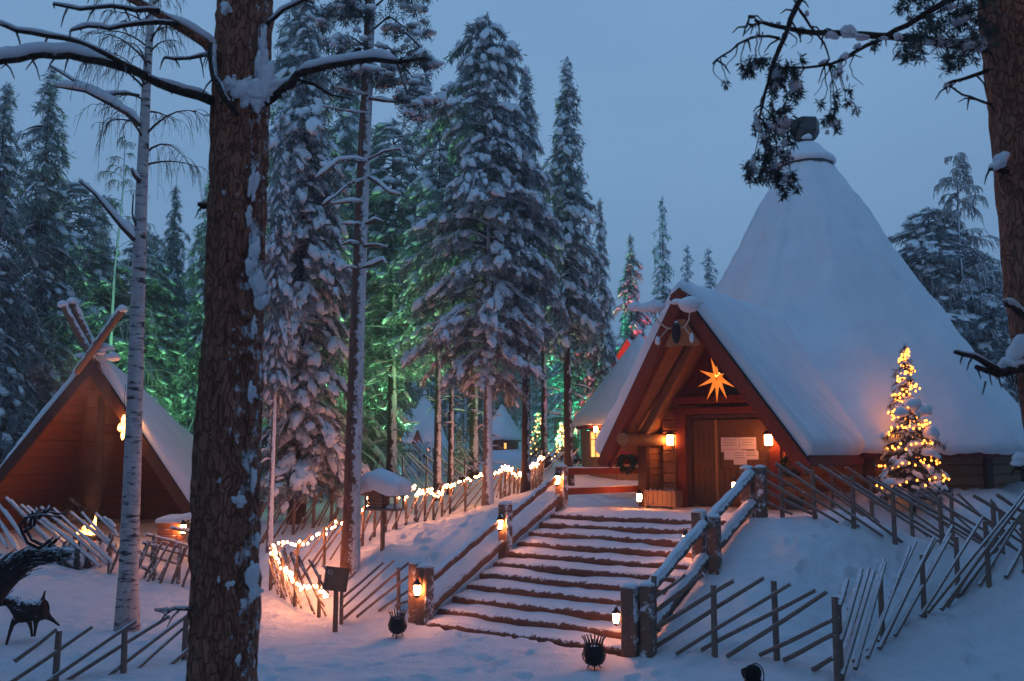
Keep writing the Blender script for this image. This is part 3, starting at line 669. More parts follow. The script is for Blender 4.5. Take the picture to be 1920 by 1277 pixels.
f.build('frame', M['rail_white'], tg); MB().box(gl+UP*.12, (.07, .07, .16)).build('candle', M['bulb'], tg); m = MB(); m.blob(gl+UP*.44, (.2, .2, .05), rl, 2, None, .1, .1); m.build('snow_cap', M['snow_clump'], tg, smooth=True, sharp=0)
sp0 = LP(TD+1.72, SD-.45, PLAT); sh = thing('snow_shovel', 'red-handled snow shovel leaning on the wall right of the doors', 'shovel', sp0)
MB().tube([sp0+UP*.25, LP(TD+2.02, SD-.12, 3.3)], .018, 6).build('handle', M['shovel_red'], sh)
MB().add([sp0+TA*-.2+UP*.3, sp0+TA*.2+UP*.3, sp0+TA*.18-SA*.1+UP*.02, sp0-TA*.18-SA*.1+UP*.02, sp0+TA*-.2+UP*.3+SA*.02, sp0+TA*.2+UP*.3+SA*.02, sp0+TA*.18-SA*.08+UP*.02, sp0-TA*.18-SA*.08+UP*.02], [(0, 1, 2, 3), (7, 6, 5, 4), (0, 4, 5, 1), (1, 5, 6, 2), (2, 6, 7, 3), (3, 7, 4, 0)]).build('blade', M['iron'], sh)
bm0 = LP(TD-1.30, SD-.25, PLAT); br = thing('pole', 'thin pale pole standing against the wall left of the doors', 'pole', bm0)
MB().tube([bm0, bm0+UP*1.6+SA*.08], .016, 6).build('shaft', M['feeder_wood'], br); MB().tube([bm0+UP*1.59+SA*.08, bm0+UP*1.66+SA*.084], [.022, .018], 6).build('tip', M['iron'], br)
# antlers and snow at the top of the gable
ac = LP(TC, S_R-.12, 5.80); an = thing('reindeer_skull', 'reindeer antlers with heavy snow pads mounted high on the gable', 'antlers', ac)
pt_ = MB().prism([LP(TC-.42, S_R+.08, 5.42), LP(TC+.42, S_R+.08, 5.42), LP(TC+.1, S_R+.02, 6.0), LP(TC-.1, S_R+.02, 6.0)], SA*.05); pt_.build('board', M['plank'], an)
sk = MB(); sk.blob(ac-UP*.12-SA*.1, (.10, .10, .26), rl, 2, None, .1, 1); sk.build('skull', M['wicker'], an, smooth=True, sharp=0)
for sg in (-1, 1):
    A_ = [ac+TA*sg*.05, ac+TA*sg*.20-SA*.10-UP*.02, ac+TA*sg*.36-SA*.22+UP*.12, ac+TA*sg*.42-SA*.3+UP*.32, ac+TA*sg*.75-SA*.34+UP*.44]
    h = MB().tube(A_, [.022, .022, .02, .018, .012], 6); h.tube([A_[1], A_[1]+TA*sg*.22-UP*.28-SA*.1], [.016, .01], 5); h.tube([A_[3], A_[3]-TA*sg*.16+UP*.16-SA*.1], [.014, .008], 5); ho = h.build('antler', M['bone'], an, smooth=True, sharp=0)
    m = MB(); d = TA*sg; rot = Matrix.Rotation(-PHI, 4, 'Z')
    if sg < 0: m.blob(A_[3]+UP*.12-d*.05, (.20, .15, .17), rl, 2, rot, .12, .6); m.blob(A_[4]+UP*.03+d*.12, (.19, .12, .13), rl, 2, rot, .15, .5); m.blob(A_[3]+d*.2+UP*.11, (.2, .14, .14), rl, 2, rot, .1, .6)
    else: m.blob(A_[3]+UP*.10, (.24, .19, .20), rl, 2, rot, .12, .8); m.blob(A_[3]-d*.26+UP*.18, (.16, .1, .09), rl, 2, rot, .15, .5)
    m.blob(A_[1]+TA*sg*.2-UP*.27-SA*.1, (.055, .05, .11), rl, 2, None, .2, .8)
    m.build('snow', M['snow_clump'], ho, smooth=True, sharp=0)
# ------------------------------------------------------------------ lattice fences
def along(P, d):
    for a, b in zip(P, P[1:]):
        L = (Vector((b.x, b.y, 0))-Vector((a.x, a.y, 0))).length
        if d <= L or b is P[-1]: return a.lerp(b, max(0, min(1.0, d/L)))
        d -= L
def plen(P): return sum((Vector((b.x, b.y, 0))-Vector((a.x, a.y, 0))).length for a, b in zip(P, P[1:]))
def fence(label, P, ph, run, rise, step, post_step=None, posts=None, mat='fence_pole', r=.026, pr=.042, lift=.05, seed=0, start=0, snow=0, group='lattice fences of slanted poles', name='lattice_fence', clip=True, over=0, pmat=None, off=.05, sag=True):
    rg = random.Random(seed); t = thing(name, label, 'fence', P[0], 0, group); L = plen(P)
    def g(d):
        p = along(P, d); return Vector((p.x, p.y, hz(p.x, p.y)))
    pds = posts if posts is not None else [k*post_step for k in range(int(L/post_step)+1)]
    for d in pds:
        q = g(min(d, L)); h = ph*rg.uniform(.94, 1.06); a = Vector((rg.uniform(-.02, .02), rg.uniform(-.02, .02), 0))
        MB().tube([q-UP*.25, q+UP*h*.5+a*.5, q+UP*h+a], [pr*1.05, pr, pr*.95], 8).build('post', M[pmat or mat], t, smooth=True, sharp=40)
    d = start - abs(run) - over; k = 0
    while d < L + (over if run > 0 else abs(run)):
        d0, d1 = (d, d+abs(run)); j = rg.uniform(-.05, .05)*step*1.5; d0 += j; d1 += j+rg.uniform(-.1, .1)*abs(run)
        u0, u1 = 0.0, 1.0
        if clip:
            u0 = max(0, (0-over-d0)/(d1-d0)); u1 = min(1, (L+over-d0)/(d1-d0))
        if u1-u0 > .16:
            pts = []
            n = 5
            for i in range(n+1):
                u = u0 + (u1-u0)*i/n; q = g(max(0, min(L, d0+(d1-d0)*u)))
                if d0+(d1-d0)*u < 0 or d0+(d1-d0)*u > L:
                    a, b = (g(0), g(.3)) if d0+(d1-d0)*u < 0 else (g(L), g(L-.3)); e = (d0+(d1-d0)*u) if d0+(d1-d0)*u < 0 else L-(d0+(d1-d0)*u)
                    q = a + (b-a).normalized()*e
                w = u if run > 0 else 1-u
                pts.append((q.x, q.y, q.z, w))
            z0 = pts[0][2]; z1 = pts[-1][2]
            PP = [Vector((x, y, z0+(z1-z0)*i/n + lift + rise*w*rg.uniform(.99, 1.01))) for i, (x, y, z, w) in enumerate(pts)]
            PP = [PP[0].lerp(PP[-1], i/n) + Vector((0, 0, .005*math.sin(i*1.3+k))) for i in range(n+1)]
            sd = (PP[-1]-PP[0]).cross(UP).normalized()*(off if k % 2 else -off)
            PP = [p+sd*(1 if i else .9) for i, p in enumerate(PP)]; rr = r*rg.uniform(.82, 1.15)
            po = MB().tube(PP, [rr*(1.1-.2*i/n) for i in range(n+1)], 7).build('slanted_pole', M[mat], t, smooth=True, sharp=50)
            if snow:
                m = MB(); snow_ridge(m, [p+UP*rr*.7 for p in PP[1:]], rr*1.15, snow, rg, .3); m.build('pole_snow', M['snow_clump'], po, smooth=True, sharp=0)
        d += step*rg.uniform(.9, 1.1); k += 1
    return t
G = ground
PR = [G(1226, 1222), G(1340, 1234), G(1457, 1238), G(1573, 1285)]
fence('front lattice fence from the lowest right stair post along the path', PR, 1.06, 1.66, 1.06, .40, posts=[0, plen(PR[:2]), plen(PR[:3]), plen(PR)-.02], seed=2, r=.03, pr=.045)
PR2 = [PR[-1], G(1655, 1208), G(1733, 1158), G(1797, 1122), G(1855, 1100), G(1925, 1080), G(2000, 1060)]
fence('long lattice fence running back along the right edge of the path', PR2, 1.08, 2.2, 1.18, .40, posts=[plen(PR2[:k]) if k > 1 else .12 for k in range(1, 7)], seed=3, r=.032, pr=.045)
def at_ground(px, Y):
    p = at(px, 900, Y); p.z = hz(p.x, Y); return p
PU = [W(4.5, 4.85, PLAT)] + [at_ground(*a) for a in ((1465, 18.0), (1525, 17.9), (1597, 17.7), (1672, 17.5), (1760, 17.3), (1858, 17.1), (1970, 17.0))]
fence('upper lattice fence sloping down from the top right stair post', PU, .98, -2.0, 1.0, .46, posts=[plen(PU[:k]) for k in range(2, 8)], seed=4, r=.030, pr=.046, mat='fence_pole')
PB = [at_ground(*a) for a in ((1558, 20.9), (1632, 20.8), (1706, 20.6), (1780, 20.4), (1872, 20.1), (1970, 19.9))]
fence('rear lattice fence in front of the light-strung spruce and lodge wall', PB, 1.0, -2.0, .98, .58, posts=[plen(PB[:k]) if k > 1 else 0 for k in range(1, 6)], seed=5, r=.028, pr=.045)
PBL = [G(20, 1300, 7), G(103, 1283, 7), G(232, 1262, 7), G(345, 1238, 7), G(470, 1215, 7)]
for p in PBL: p.z = hz(p.x, p.y)
fence('lattice fence along the bottom left corner in front of the reindeer', PBL, .62, 1.5, .80, .50, posts=[plen(PBL[:2]), plen(PBL[:3]), plen(PBL[:4])], seed=6, r=.030, pr=.045, lift=-.12)
# fence with string lights
PLT = [G(507, 1108), G(560, 1092), G(655, 1042), G(745, 992), G(850, 962), G(935, 936), G(1018, 902)]
lf = fence('long fence of slanted poles strung with warm lights, climbing past the bird feeder', PLT, .86, .95, .80, .34, post_step=.62, seed=7, r=.022, pr=.034, mat='fence_pole_bare')
PLF = [G(507, 1108), G(556, 1140), G(612, 1165)]
lf2 = fence('short corner fence of leaning poles with lights, left of the brown sign', PLF, .78, -1.25, .92, .26, post_step=.95, seed=8, r=.022, pr=.036, mat='fence_pole_bare')
PSG = [G(640, 1170), G(712, 1150), G(790, 1150)]
fence('snow-plastered lattice fence between the sign and the lowest left stair post', PSG, .72, 1.45, .82, .36, post_step=1.1, seed=9, r=.026, pr=.036)
def light_string(label, P, hgt, n, seed, mat='bulb', r=.026, parts=100, group='strings of warm lights'):
    rg = random.Random(seed); t = thing('light_string', label, 'string lights', P[0], 0, group); L = plen(P); pts = []
    for k in range(n*2+1):
        d = L*k/(n*2); p = along(P, d); z = hz(p.x, p.y)
        sag = .05*math.sin(d*5.1)+.06*math.sin(d*2.3+1)
        pts.append(Vector((p.x + rg.uniform(-.05, .05), p.y + rg.uniform(-.05, .05), z + hgt(d/L) + sag + rg.uniform(-.035, .035))))
    MB().tube(pts, .006, 4).build('wire', M['wire'], t)
    bm_ = MB().lathe((0, 0, 0), [(.4*r, -r), (r, -.2*r), (.75*r, .6*r), (.2*r, 1.1*r)], 6).build('bulb', M[mat], t, smooth=True, sharp=0)
    bulbs = [bm_]
    far = sorted(range(1, len(pts), 1), key=lambda i: pts[i].y)
    sel = far[:min(parts, len(far))]; rest = far[len(sel):]
    for i, k in enumerate(sel):
        b = bm_ if i == 0 else bm_.copy()
        if i: COL.objects.link(b); b.parent = t
        b.location = pts[k] + Vector((rg.uniform(-.04, .04), rg.uniform(-.04, .04), rg.uniform(-.02, .05)))
        b.matrix_parent_inverse = world_of(t).inverted()
    if rest:
        m = MB()
        for k in rest: m.lathe(pts[k]+Vector((0, 0, rg.uniform(-.02, .05))), [(.4*r, -r), (r, -.2*r), (.75*r, .6*r), (.2*r, 1.1*r)], 5)
        tag(m.build('far_bulbs', M[mat], t), kind='stuff')
    return t
light_string('warm light string running along the top of the long climbing fence', PLT, lambda u: .80 - .06*math.sin(u*19), 112, 11)
light_string('short sagging light string on the corner fence by the sign', PLF, lambda u: .80-.45*u, 26, 12)

# fences around the shelter and beyond the lit fence
PS = [G(-30, 1020), G(60, 1050), G(150, 1062), G(215, 1075)]
fence('snow-laden pole fence in front of the open shelter fire', PS, .8, -2.3, 1.15, .40, posts=[.2], seed=21, r=.036, pr=.035, mat='fence_pole_white', snow=.06, lift=.1)
PS2 = [G(205, 1075), G(262, 1085), G(318, 1092), G(372, 1100)]
fence('tangled frosted stick fence between the birch and the big pine trunk', PS2, .85, .42, .92, .17, post_step=.62, seed=22, r=.03, pr=.045, mat='fence_pole_white', lift=-.05, off=.1)
PS3 = [G(262, 1085), G(330, 1066), G(400, 1040)]
fence('crossed snowy poles right of the shelter opening', PS3, .9, -1.9, .95, .55, posts=[.3, 2.2], seed=23, r=.04, pr=.05, mat='fence_pole_white', snow=.04)
PG = [G(470, 1030), G(505, 1015), G(560, 1000), G(640, 975)]
fence('frosted fence behind the big pine trunk leading to the snowy spruce', PG, .95, .9, .95, .36, post_step=.8, seed=24, r=.028, pr=.045, mat='fence_pole_bare')
fence('rear lattice fence under the large snowy spruce', [G(492, 948), G(560, 945), G(640, 938)], .9, -1.6, .85, .5, post_step=1.2, seed=25, r=.03, pr=.04, mat='fence_pole_white')
far = [((672, 905), (770, 915), (880, 925), 'nearest snowy lattice fence among the trunks beyond the lights'), ((676, 886), (780, 893), (880, 898), 'second snowy lattice fence among the trunks'), ((690, 872), (800, 878), (905, 884), 'third snowy lattice fence below the far teepees'), ((700, 862), (790, 866), (880, 870), 'farthest snowy lattice fence in the wood')]
for k, (a, b, c, l) in enumerate(far):
    P = [G(*a), G(*b), G(*c)]
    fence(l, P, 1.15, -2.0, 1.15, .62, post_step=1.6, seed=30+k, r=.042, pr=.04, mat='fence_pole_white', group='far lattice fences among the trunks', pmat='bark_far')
fence('lattice fence in front of the round log cottage', [G(1015, 893), G(1060, 892), G(1088, 890)], 1.0, 1.2, 1.0, .6, post_step=1.3, seed=36, r=.03, pr=.04, mat='fence_pole_white')
def pickets(label, a, b, h, n, mat):
    t = thing('picket_fence', label, 'fence', a, 0, 'far picket fences')
    for k in range(n):
        p = a.lerp(b, k/(n-1)); p.z = hz(p.x, p.y)
        MB().box(p+UP*h/2, (.12, .04, h)).build('picket', M[mat], t)
    for z in (.3, .7): MB().beam(a+UP*h*z, b+UP*h*z, .04, .07).build('rail', M[mat], t)
pickets('grey picket fence before the small snowy hut', G(893, 872), G(916, 866), 1.7, 9, 'fence_pole_white'); pickets('low picket fence below the red teepee gable', G(752, 862), G(800, 860), 1.0, 14, 'bark_far')

# ------------------------------------------------------------------ bird feeder
fp = G(717, 1032); ft = thing('bird_feeder', 'wooden bird feeder house on a post under a thick dome of snow', 'bird feeder', fp)
RF = Matrix.Rotation(R(-22), 3, 'Z'); k_ = fp.y/F_PX
top = fp.z + (1032-962)*k_*1.0
MB().beam(fp-UP*.2, Vector((fp.x, fp.y, top)), .075, .075, up=RF @ Vector((0, 1, 0))).build('post', M['feeder_wood'], ft, bevel=.006)
o = Vector((fp.x, fp.y, top)); L_ = lambda x, y, z: o + RF @ Vector((x, y, 0)) + UP*z
MB().box(L_(.03, 0, .02), (.74, .46, .035), RF).build('floor_board', M['feeder_wood'], ft, bevel=.004)
h = MB(); 
for j in range(5): h.box(L_(-.10, -.02, .07+.06*j), (.34, .34, .056), RF)
h.prism([L_(-.27, -.19, .34), L_(.07, -.19, .34), L_(-.10, -.19, .45)], RF @ Vector((0, .34, 0))); h.build('house', M['feeder_wood'], ft, bevel=.004)
rf = MB()
for sg in (-1, 1): rf.prism([L_(-.10, -.28, .47), L_(-.10+sg*.30, -.28, .31), L_(-.10+sg*.30, -.28, .34), L_(-.10, -.28, .50)], RF @ Vector((0, .56, 0)))
rf.box(L_(.27, 0, .30), (.32, .46, .02), RF); rfo = rf.build('roof', M['feeder_wood'], ft)
for x, y in ((-.30, -.2), (.38, -.18), (.38, .18)): MB().beam(L_(x, y, .03), L_(x, y, .32), .035, .035, up=RF @ Vector((0, 1, 0))).build('strut', M['feeder_wood'], ft)
def fb(u, v): return L_(-.44+.92*u, -.31+.62*v, .34 + .13*max(0, 1-abs(-.44+.92*u+.10)/.34) - .02)
snow_sheet('roof_snow', rfo, fb, lambda u, v: ((u-.5)*.45, (v-.5)*.35-.05, 1), lambda u, v: .42*(1-.14*(2*u-1)**2-.12*(2*v-1)**2), 30, 20, seed=61, rim=.26, bumps=.25, mat='snow_clump')
m = MB(); m.blob(L_(.26, -.02, .06), (.17, .2, .08), rs, 2, None, .15, .1); m.build('floor_snow', M['snow_clump'], ft, smooth=True, sharp=0)

# ------------------------------------------------------------------ sign
sg0 = G(628, 1186); sgn = thing('sign', 'small brown information sign on a post with a round emblem, tilted', 'sign', sg0)
k_ = sg0.y/F_PX; c = sg0 + UP*((1186-1092)*k_) + Vector((.01, -.05, 0)); RS = Matrix.Rotation(R(16), 3, 'Z') @ Matrix.Rotation(R(-14), 3, 'X') @ Matrix.Rotation(R(9), 3, 'Y')
MB().beam(sg0-UP*.2, c+UP*.1+Vector((0, .05, 0)), .085, .06, up=(0, 1, 0)).build('post', M['feeder_wood'], sgn, bevel=.006)
S_ = lambda x, y, z: c + RS @ Vector((x, y, z))
MB().box(c, (.40, .035, .40), RS).build('board', M['sign_board'], sgn, bevel=.004)
f = MB()
for x, z, w, hh in ((0, .19, .42, .035), (0, -.19, .42, .035), (-.195, 0, .035, .345), (.195, 0, .035, .345)): f.box(S_(x, -.012, z), (w, .03, hh), RS)
f.build('frame', M['sign_board'], sgn, bevel=.004)
e = MB()
e.tube([S_(-.12+.042*math.cos(a*math.pi/8), -.021, .105+.042*math.sin(a*math.pi/8)) for a in range(17)], .005, 5)
e.tube([S_(-.12, -.021, .075), S_(-.12, -.021, .13)], .004, 4); e.tube([S_(-.14, -.021, .115), S_(-.12, -.021, .09), S_(-.10, -.021, .115)], .004, 4)
e.build('emblem', M['fence_pole_white'], sgn)
e = MB()
for z, w in ((.05, .2), (0, .24), (-.045, .22), (-.09, .24)): e.box(S_(.0, -.0185, z), (w, .003, .012), RS)
e.build('lettering', M['feeder_wood'], sgn)

# ------------------------------------------------------------------ iron fire baskets
def basket(label, p, s):
    t = thing('fire_basket', label, 'fire basket', p, 0, 'iron fire baskets by the path')
    MB().lathe(p, [(.03*s, .05*s), (.13*s, .10*s), (.165*s, .22*s), (.13*s, .36*s), (.125*s, .38*s), (.12*s, .36*s), (.15*s, .22*s), (.11*s, .12*s), (.02*s, .08*s)], 18).build('bowl', M['iron'], t, smooth=True, sharp=0)
    n = 18
    for k in range(n):
        a = 2*math.pi*k/n; v = Vector((math.cos(a), math.sin(a), 0)); w = Vector((-v.y, v.x, 0))
        P = [p + v*(r*s) + UP*(z*s) for r, z in ((.10, .085), (.185, .16), (.20, .24), (.165, .35), (.145, .41), (.17, .49), (.205, .53))]
        m = MB()
        for a_, b_ in zip(P, P[1:]): m.beam(a_, b_, .024*s, .007*s, up=v)
        m.build('bar', M['iron'], t)
    for z, r in ((.11, .145), (.39, .152)): MB().tube([p+Vector((r*s*math.cos(a*math.pi/12), r*s*math.sin(a*math.pi/12), z*s)) for a in range(25)], .009*s, 5).build('ring', M['iron'], t)
    for k in range(3):
        a = 2*math.pi*k/3+.5; v = Vector((math.cos(a), math.sin(a), 0)); MB().tube([p+v*.08*s+UP*.09*s, p+v*.16*s-UP*.05*s], [.013*s, .01*s], 5).build('foot', M['iron'], t)
    m = MB(); m.blob(p+UP*.345*s, (.115*s, .115*s, .035*s), rs, 2, None, .15, .1); m.build('snow', M['snow_clump'], t, smooth=True, sharp=0)
basket('black iron fire basket left of the stairs below the lantern post', G(745, 1195), .80)
basket('black iron fire basket at the foot of the stairs on the right', G(1114, 1258), .86)
# black spot lamp at the bottom edge
bl = at(1412, 1262, 9.4); bt = thing('path_lamp', 'black rounded lamp head with a thin cable loop, below the front lattice fence', 'lamp', (bl.x, bl.y, 0))
m = MB(); m.blob(bl, (.085, .09, .085), rs, 3, None, .03, 1); m.tube([bl+Vector((-.02, 0, .01)), bl+Vector((-.10, -.02, -.005))], [.062, .052], 14); m.build('head', M['black_fabric'], bt, smooth=True, sharp=50)
MB().lathe((bl.x, bl.y, 0), [(.16, .0), (.15, bl.z-.3), (.15, bl.z-.24), (.13, bl.z-.14), (.075, bl.z-.06), (.06, bl.z-.02)], 16).build('body', M['black_fabric'], bt, smooth=True, sharp=60)
MB().tube([bl+Vector((.0, 0, .085)), bl+Vector((.035, 0, .095)), bl+Vector((.075, 0, .07)), bl+Vector((.10, .01, .03)), bl+Vector((.115, .02, -.03)), bl+Vector((.10, .03, -.12))], .006, 6).build('cable', M['wire'], bt)

# ------------------------------------------------------------------ wicker reindeer
def skin_body(name, nodes, edges, mat, parent, sub=2):
    m = bpy.data.meshes.new(name); m.from_pydata([n[:3] for n in nodes], edges, []); m.materials.append(M[mat]); o = link(name, m, parent)
    md = o.modifiers.new('skin', 'SKIN'); md.use_smooth_shade = True
    for v, n in zip(m.skin_vertices[0].data, nodes): v.radius = (n[3], n[3]); v.use_loose = False
    m.skin_vertices[0].data[0].use_root = True
    s = o.modifiers.new('sub', 'SUBSURF'); s.levels = sub; s.render_levels = sub
    return o
def twigs_on(o_pts, n, rg, ln, mat, parent, name):
    m = MB()
    for k in range(n):
        a, b, r = rg.choice(o_pts); u = rg.random(); p = a.lerp(b, u); d = (b-a).normalized(); v = Vector((rg.uniform(-1, 1), rg.uniform(-1, 1), rg.uniform(-.8, 1))); v = (v - d*v.dot(d)).normalized()
        q = p+v*r; m.tube([q-d*ln*.5, q+d*ln*.5+v*rg.uniform(-.01, .03)], [.006, .004], 4)
    return m.build(name, M[mat], parent)
# calf: facing left
cf = G(48, 1205); k_ = cf.y/F_PX; calf = thing('wicker_reindeer', 'small dark wicker reindeer calf with snow on its back, standing in the snow', 'reindeer figure', cf)
X = lambda px, py, dy=0: Vector(((px-48)*k_+cf.x, cf.y+dy, cf.z+(1207-py)*k_*1.0))
N = [X(62, 1152), X(45, 1152), X(34, 1150), X(24, 1141), X(14, 1134), X(2, 1136), X(-10, 1142), X(72, 1150)]
rad = [.125, .15, .125, .09, .075, .055, .032, .105]
rad = [r*1.28 for r in rad]; nodes = [(*p, r) for p, r in zip(N, rad)]; edges = [(0, 1), (1, 2), (2, 3), (3, 4), (4, 5), (5, 6), (0, 7)]
for base, chain in ((1, ((30, 1172, -.13, .04), (26, 1190, -.14, .026), (20, 1216, -.14, .020))), (1, ((46, 1172, .10, .04), (50, 1185, .11, .026), (53, 1201, .11, .018))),
                    (7, ((70, 1168, -.10, .045), (70, 1180, -.10, .028), (69, 1196, -.10, .018))), (7, ((80, 1164, .1, .05), (90, 1172, .12, .03), (101, 1181, .13, .018)))):
    prev = base
    for px, py, dy, r in chain: nodes.append((*X(px, py, dy), r)); edges.append((prev, len(nodes)-1)); prev = len(nodes)-1
nodes.append((*X(75, 1128), .022)); edges.append((7, len(nodes)-1)); nodes.append((*X(78, 1116), .012)); edges.append((len(nodes)-2, len(nodes)-1))
cb = skin_body('body', nodes, edges, 'wicker', calf)
for dy in (-.07, .07): MB().tube([X(15, 1132, dy*.6), X(21, 1131, dy*1.5), X(25, 1135, dy*1.9)], [.02, .028, .008], 6).build('ear', M['wicker'], calf, smooth=True, sharp=0)
for dy in (-.05, .05): m = MB(); m.blob(X(7, 1132, dy), (.012, .012, .012), rs, 1, None, 0, 1); m.build('eye', M['glass_dark'], calf, smooth=True)
twigs_on([(N[0], N[1], .13), (N[1], N[2], .14), (N[2], N[3], .1), (N[0], N[7], .11)], 130, random.Random(7), .14, 'wicker', calf, 'twigs')
m = MB()
for a, b in ((N[7], N[0]), (N[0], N[1]), (N[1], N[2])): m.blob(a.lerp(b, .5)+UP*.09, ((b-a).length*.8, .10, .07), rs, 2, None, .3, .3)
m.blob(N[4]+UP*.05, (.11, .05, .04), rs, 2, None, .2, .3); m.build('back_snow', M['snow_clump'], calf, smooth=True, sharp=0)
# adult: body left of the frame, neck and head in view
YD = 11.0; A = lambda px, py, dy=0: at(px, py, YD+dy)
ad = thing('wicker_reindeer', 'large dark wicker reindeer with thick neck, snowy head and curved antlers', 'reindeer figure', (A(-60, 1100).x, YD, 0))
N = [A(-60, 1135), A(-15, 1098), A(15, 1072), A(42, 1053), A(66, 1044), A(98, 1041), A(130, 1040), A(-130, 1140), A(-210, 1140)]; rad = [.26, .215, .185, .14, .115, .09, .062, .27, .25]
nodes = [(*p, r) for p, r in zip(N, rad)]; edges = [(0, 1), (1, 2), (2, 3), (3, 4), (4, 5), (5, 6), (0, 7), (7, 8)]
for base, px in ((0, -55), (8, -215)):
    for dy in (-.17, .17):
        p = A(px, 1180); prev = base
        for z, r in ((p.z*.8, .08), (p.z*.42, .05), (-.05, .04)): nodes.append((p.x, YD+dy, z, r)); edges.append((prev, len(nodes)-1)); prev = len(nodes)-1
skin_body('body', nodes, edges, 'wicker', ad)
twigs_on([(N[k], N[k+1], (rad[k]+rad[k+1])/2) for k in range(6)], 150, random.Random(8), .2, 'wicker', ad, 'twigs')
for dy, d in ((-.09, 0), (.09, 8)):
    ant = [[(72, 1028), (52, 1018), (42, 1000), (37, 985), (47, 971), (62, 968), (80, 965), (116, 970)], [(72, 1028), (85, 1021), (92, 1012)], [(56, 992), (58, 975), (62, 964), (60, 958)], [(72, 972), (82, 962), (84, 954)], [(92, 1024), (98, 1018), (105, 1010)], [(42, 1000), (55, 990)]]
    m = MB()
    for pth in ant: m.tube([A(px+d, py-d*.7, dy*(1+i*.4)) for i, (px, py) in enumerate(pth)], [.02*(1-.55*i/len(pth)) for i in range(len(pth))], 6)
    m.build('antler', M['wicker'], ad, smooth=True, sharp=0)
for dy in (-.1, .1): MB().tube([A(62, 1038, dy), A(50, 1034, dy*1.9), A(42, 1036, dy*2.2)], [.03, .045, .01], 6).build('ear', M['wicker'], ad, smooth=True, sharp=0)
for dy in (-.085, .085): m = MB(); m.blob(A(82, 1038, dy), (.016, .012, .016), rs, 1, None, 0, 1); m.build('eye', M['glass_dark'], ad, smooth=True)
m = MB()
for a, b, r in ((N[3], N[4], .10), (N[4], N[5], .085), (N[5], N[6], .06)): m.blob(a.lerp(b, .5)+UP*r*.8, ((b-a).length*.72, r*.75, .035), rs, 2, None, .25, .4)
for a, b, r in ((N[1], N[2], .17), (N[2], N[3], .14)): m.blob(a.lerp(b, .5)+Vector((-.6, 0, .8))*r*.75, ((b-a).length*.7, r*.7, .05), rs, 2, Matrix.Rotation(-math.atan2((b-a).z, (b-a).x), 4, 'Y'), .25, .4)
m.build('snow', M['snow_clump'], ad, smooth=True, sharp=0)

# ------------------------------------------------------------------ open-fronted shelter on the left
YF = 23.6; hb = 2.9
fl = at(-62, 958, YF); fr = at(366, 958, YF); apx = at(172, 668, YF); YB = YF + 5.6
EZ = fr.z; xl, xr = fl.x, fr.x; FLR = hz((xl+xr)/2, YF)
sh = thing('open_shelter', 'open-fronted wooden teepee shelter with snowy roof, glowing orange inside', 'building', ((xl+xr)/2, YF, FLR))
FL_, FR_, BR_, BL_ = Vector((xl, YF, EZ)), Vector((xr, YF, EZ)), Vector((xr, YB, EZ)), Vector((xl, YB, EZ)); AP = Vector((apx.x, YF+.05, apx.z))
def plank_face(a, b, c, n, mat, name, parent, th=.06):   # planks across the triangle from the eave a-b up to c, stacked
    m = MB(); nn = (b-a).cross(c-a).normalized()
    if nn.z < 0: nn = -nn
    for k in range(n):
        u0, u1 = k/n, (k+1)/n - .004; j = .012*(k % 2)
        P = [a.lerp(c, u0), b.lerp(c, u0), b.lerp(c, u1), a.lerp(c, u1)]
        m.prism([p - nn*(.03+j) for p in P], -nn*th)
    return m.build(name, M[mat], parent, bevel=.006)
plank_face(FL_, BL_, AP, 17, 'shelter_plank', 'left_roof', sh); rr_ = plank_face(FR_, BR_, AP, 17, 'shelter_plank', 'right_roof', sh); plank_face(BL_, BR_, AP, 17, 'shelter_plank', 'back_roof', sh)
def tri_snow(a, b, c, seed, parent, th):
    n = (b-a).cross(c-a).normalized(); n = n if n.z > 0 else -n
    snow_sheet('roof_snow', parent, lambda u, v: a.lerp(b, u).lerp(c, v*.985), lambda u, v: n, th, 40, 40, seed=seed, rim=.06, bumps=.4, sides=(1, 1, 1, 0))
tri_snow(FR_+Vector((.12, -.1, -.12)), BR_+Vector((.12, .1, -.12)), AP, 71, rr_, .22); tri_snow(FL_, BL_, AP, 72, sh, .18); tri_snow(BL_, BR_, AP, 73, sh, .2)
for p, q, nm in ((FL_, AP, -1), (FR_, AP, 1)):
    d = (q-p).normalized(); n = d.cross(Vector((0, 1, 0))); n = n if n.z > 0 else -n
    MB().beam(p - n*.12 - d*.25 - Vector((0, .08, 0)), q - n*.16 - Vector((0, .08+.01*nm, 0)), .08, .26, up=n).build('barge_board', M['barge'], sh, bevel=.01)
wl = MB()
for k in range(4):
    z = FLR - .1 + (k+.5)*(EZ-FLR+.05)/4; hh = (EZ-FLR+.05)/4-.006; wl.beam(Vector((xr-.05, YF+.3, z)), Vector((xr-.05, YB, z)), .14, hh); wl.beam(Vector((xl+.05, YF+.3, z)), Vector((xl+.05, YB, z)), .14, hh); wl.beam(Vector((xl, YB-.05, z)), Vector((xr, YB-.05, z)), .14, hh)
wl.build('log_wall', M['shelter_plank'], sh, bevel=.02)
for a, b in ((Vector((xl+1.3, YB-1.0, FLR)), AP+Vector((-.25, 1.2, -.9))), (Vector((xr-1.3, YB-1.0, FLR)), AP+Vector((.3, 1.2, -.9)))): MB().tube([a, b], .09, 10).build('inner_pole', M['brown_dark'], sh, smooth=True, sharp=40)
for z, y in ((FLR+.5, YB-.55), (FLR+.9, YB-.25)):
    MB().box(((xl+xr)/2, y, z), (xr-xl-.7, .5 if z < FLR+.7 else .05, .06 if z < FLR+.7 else .3)).build('bench', M['shelter_plank'], sh, bevel=.008)
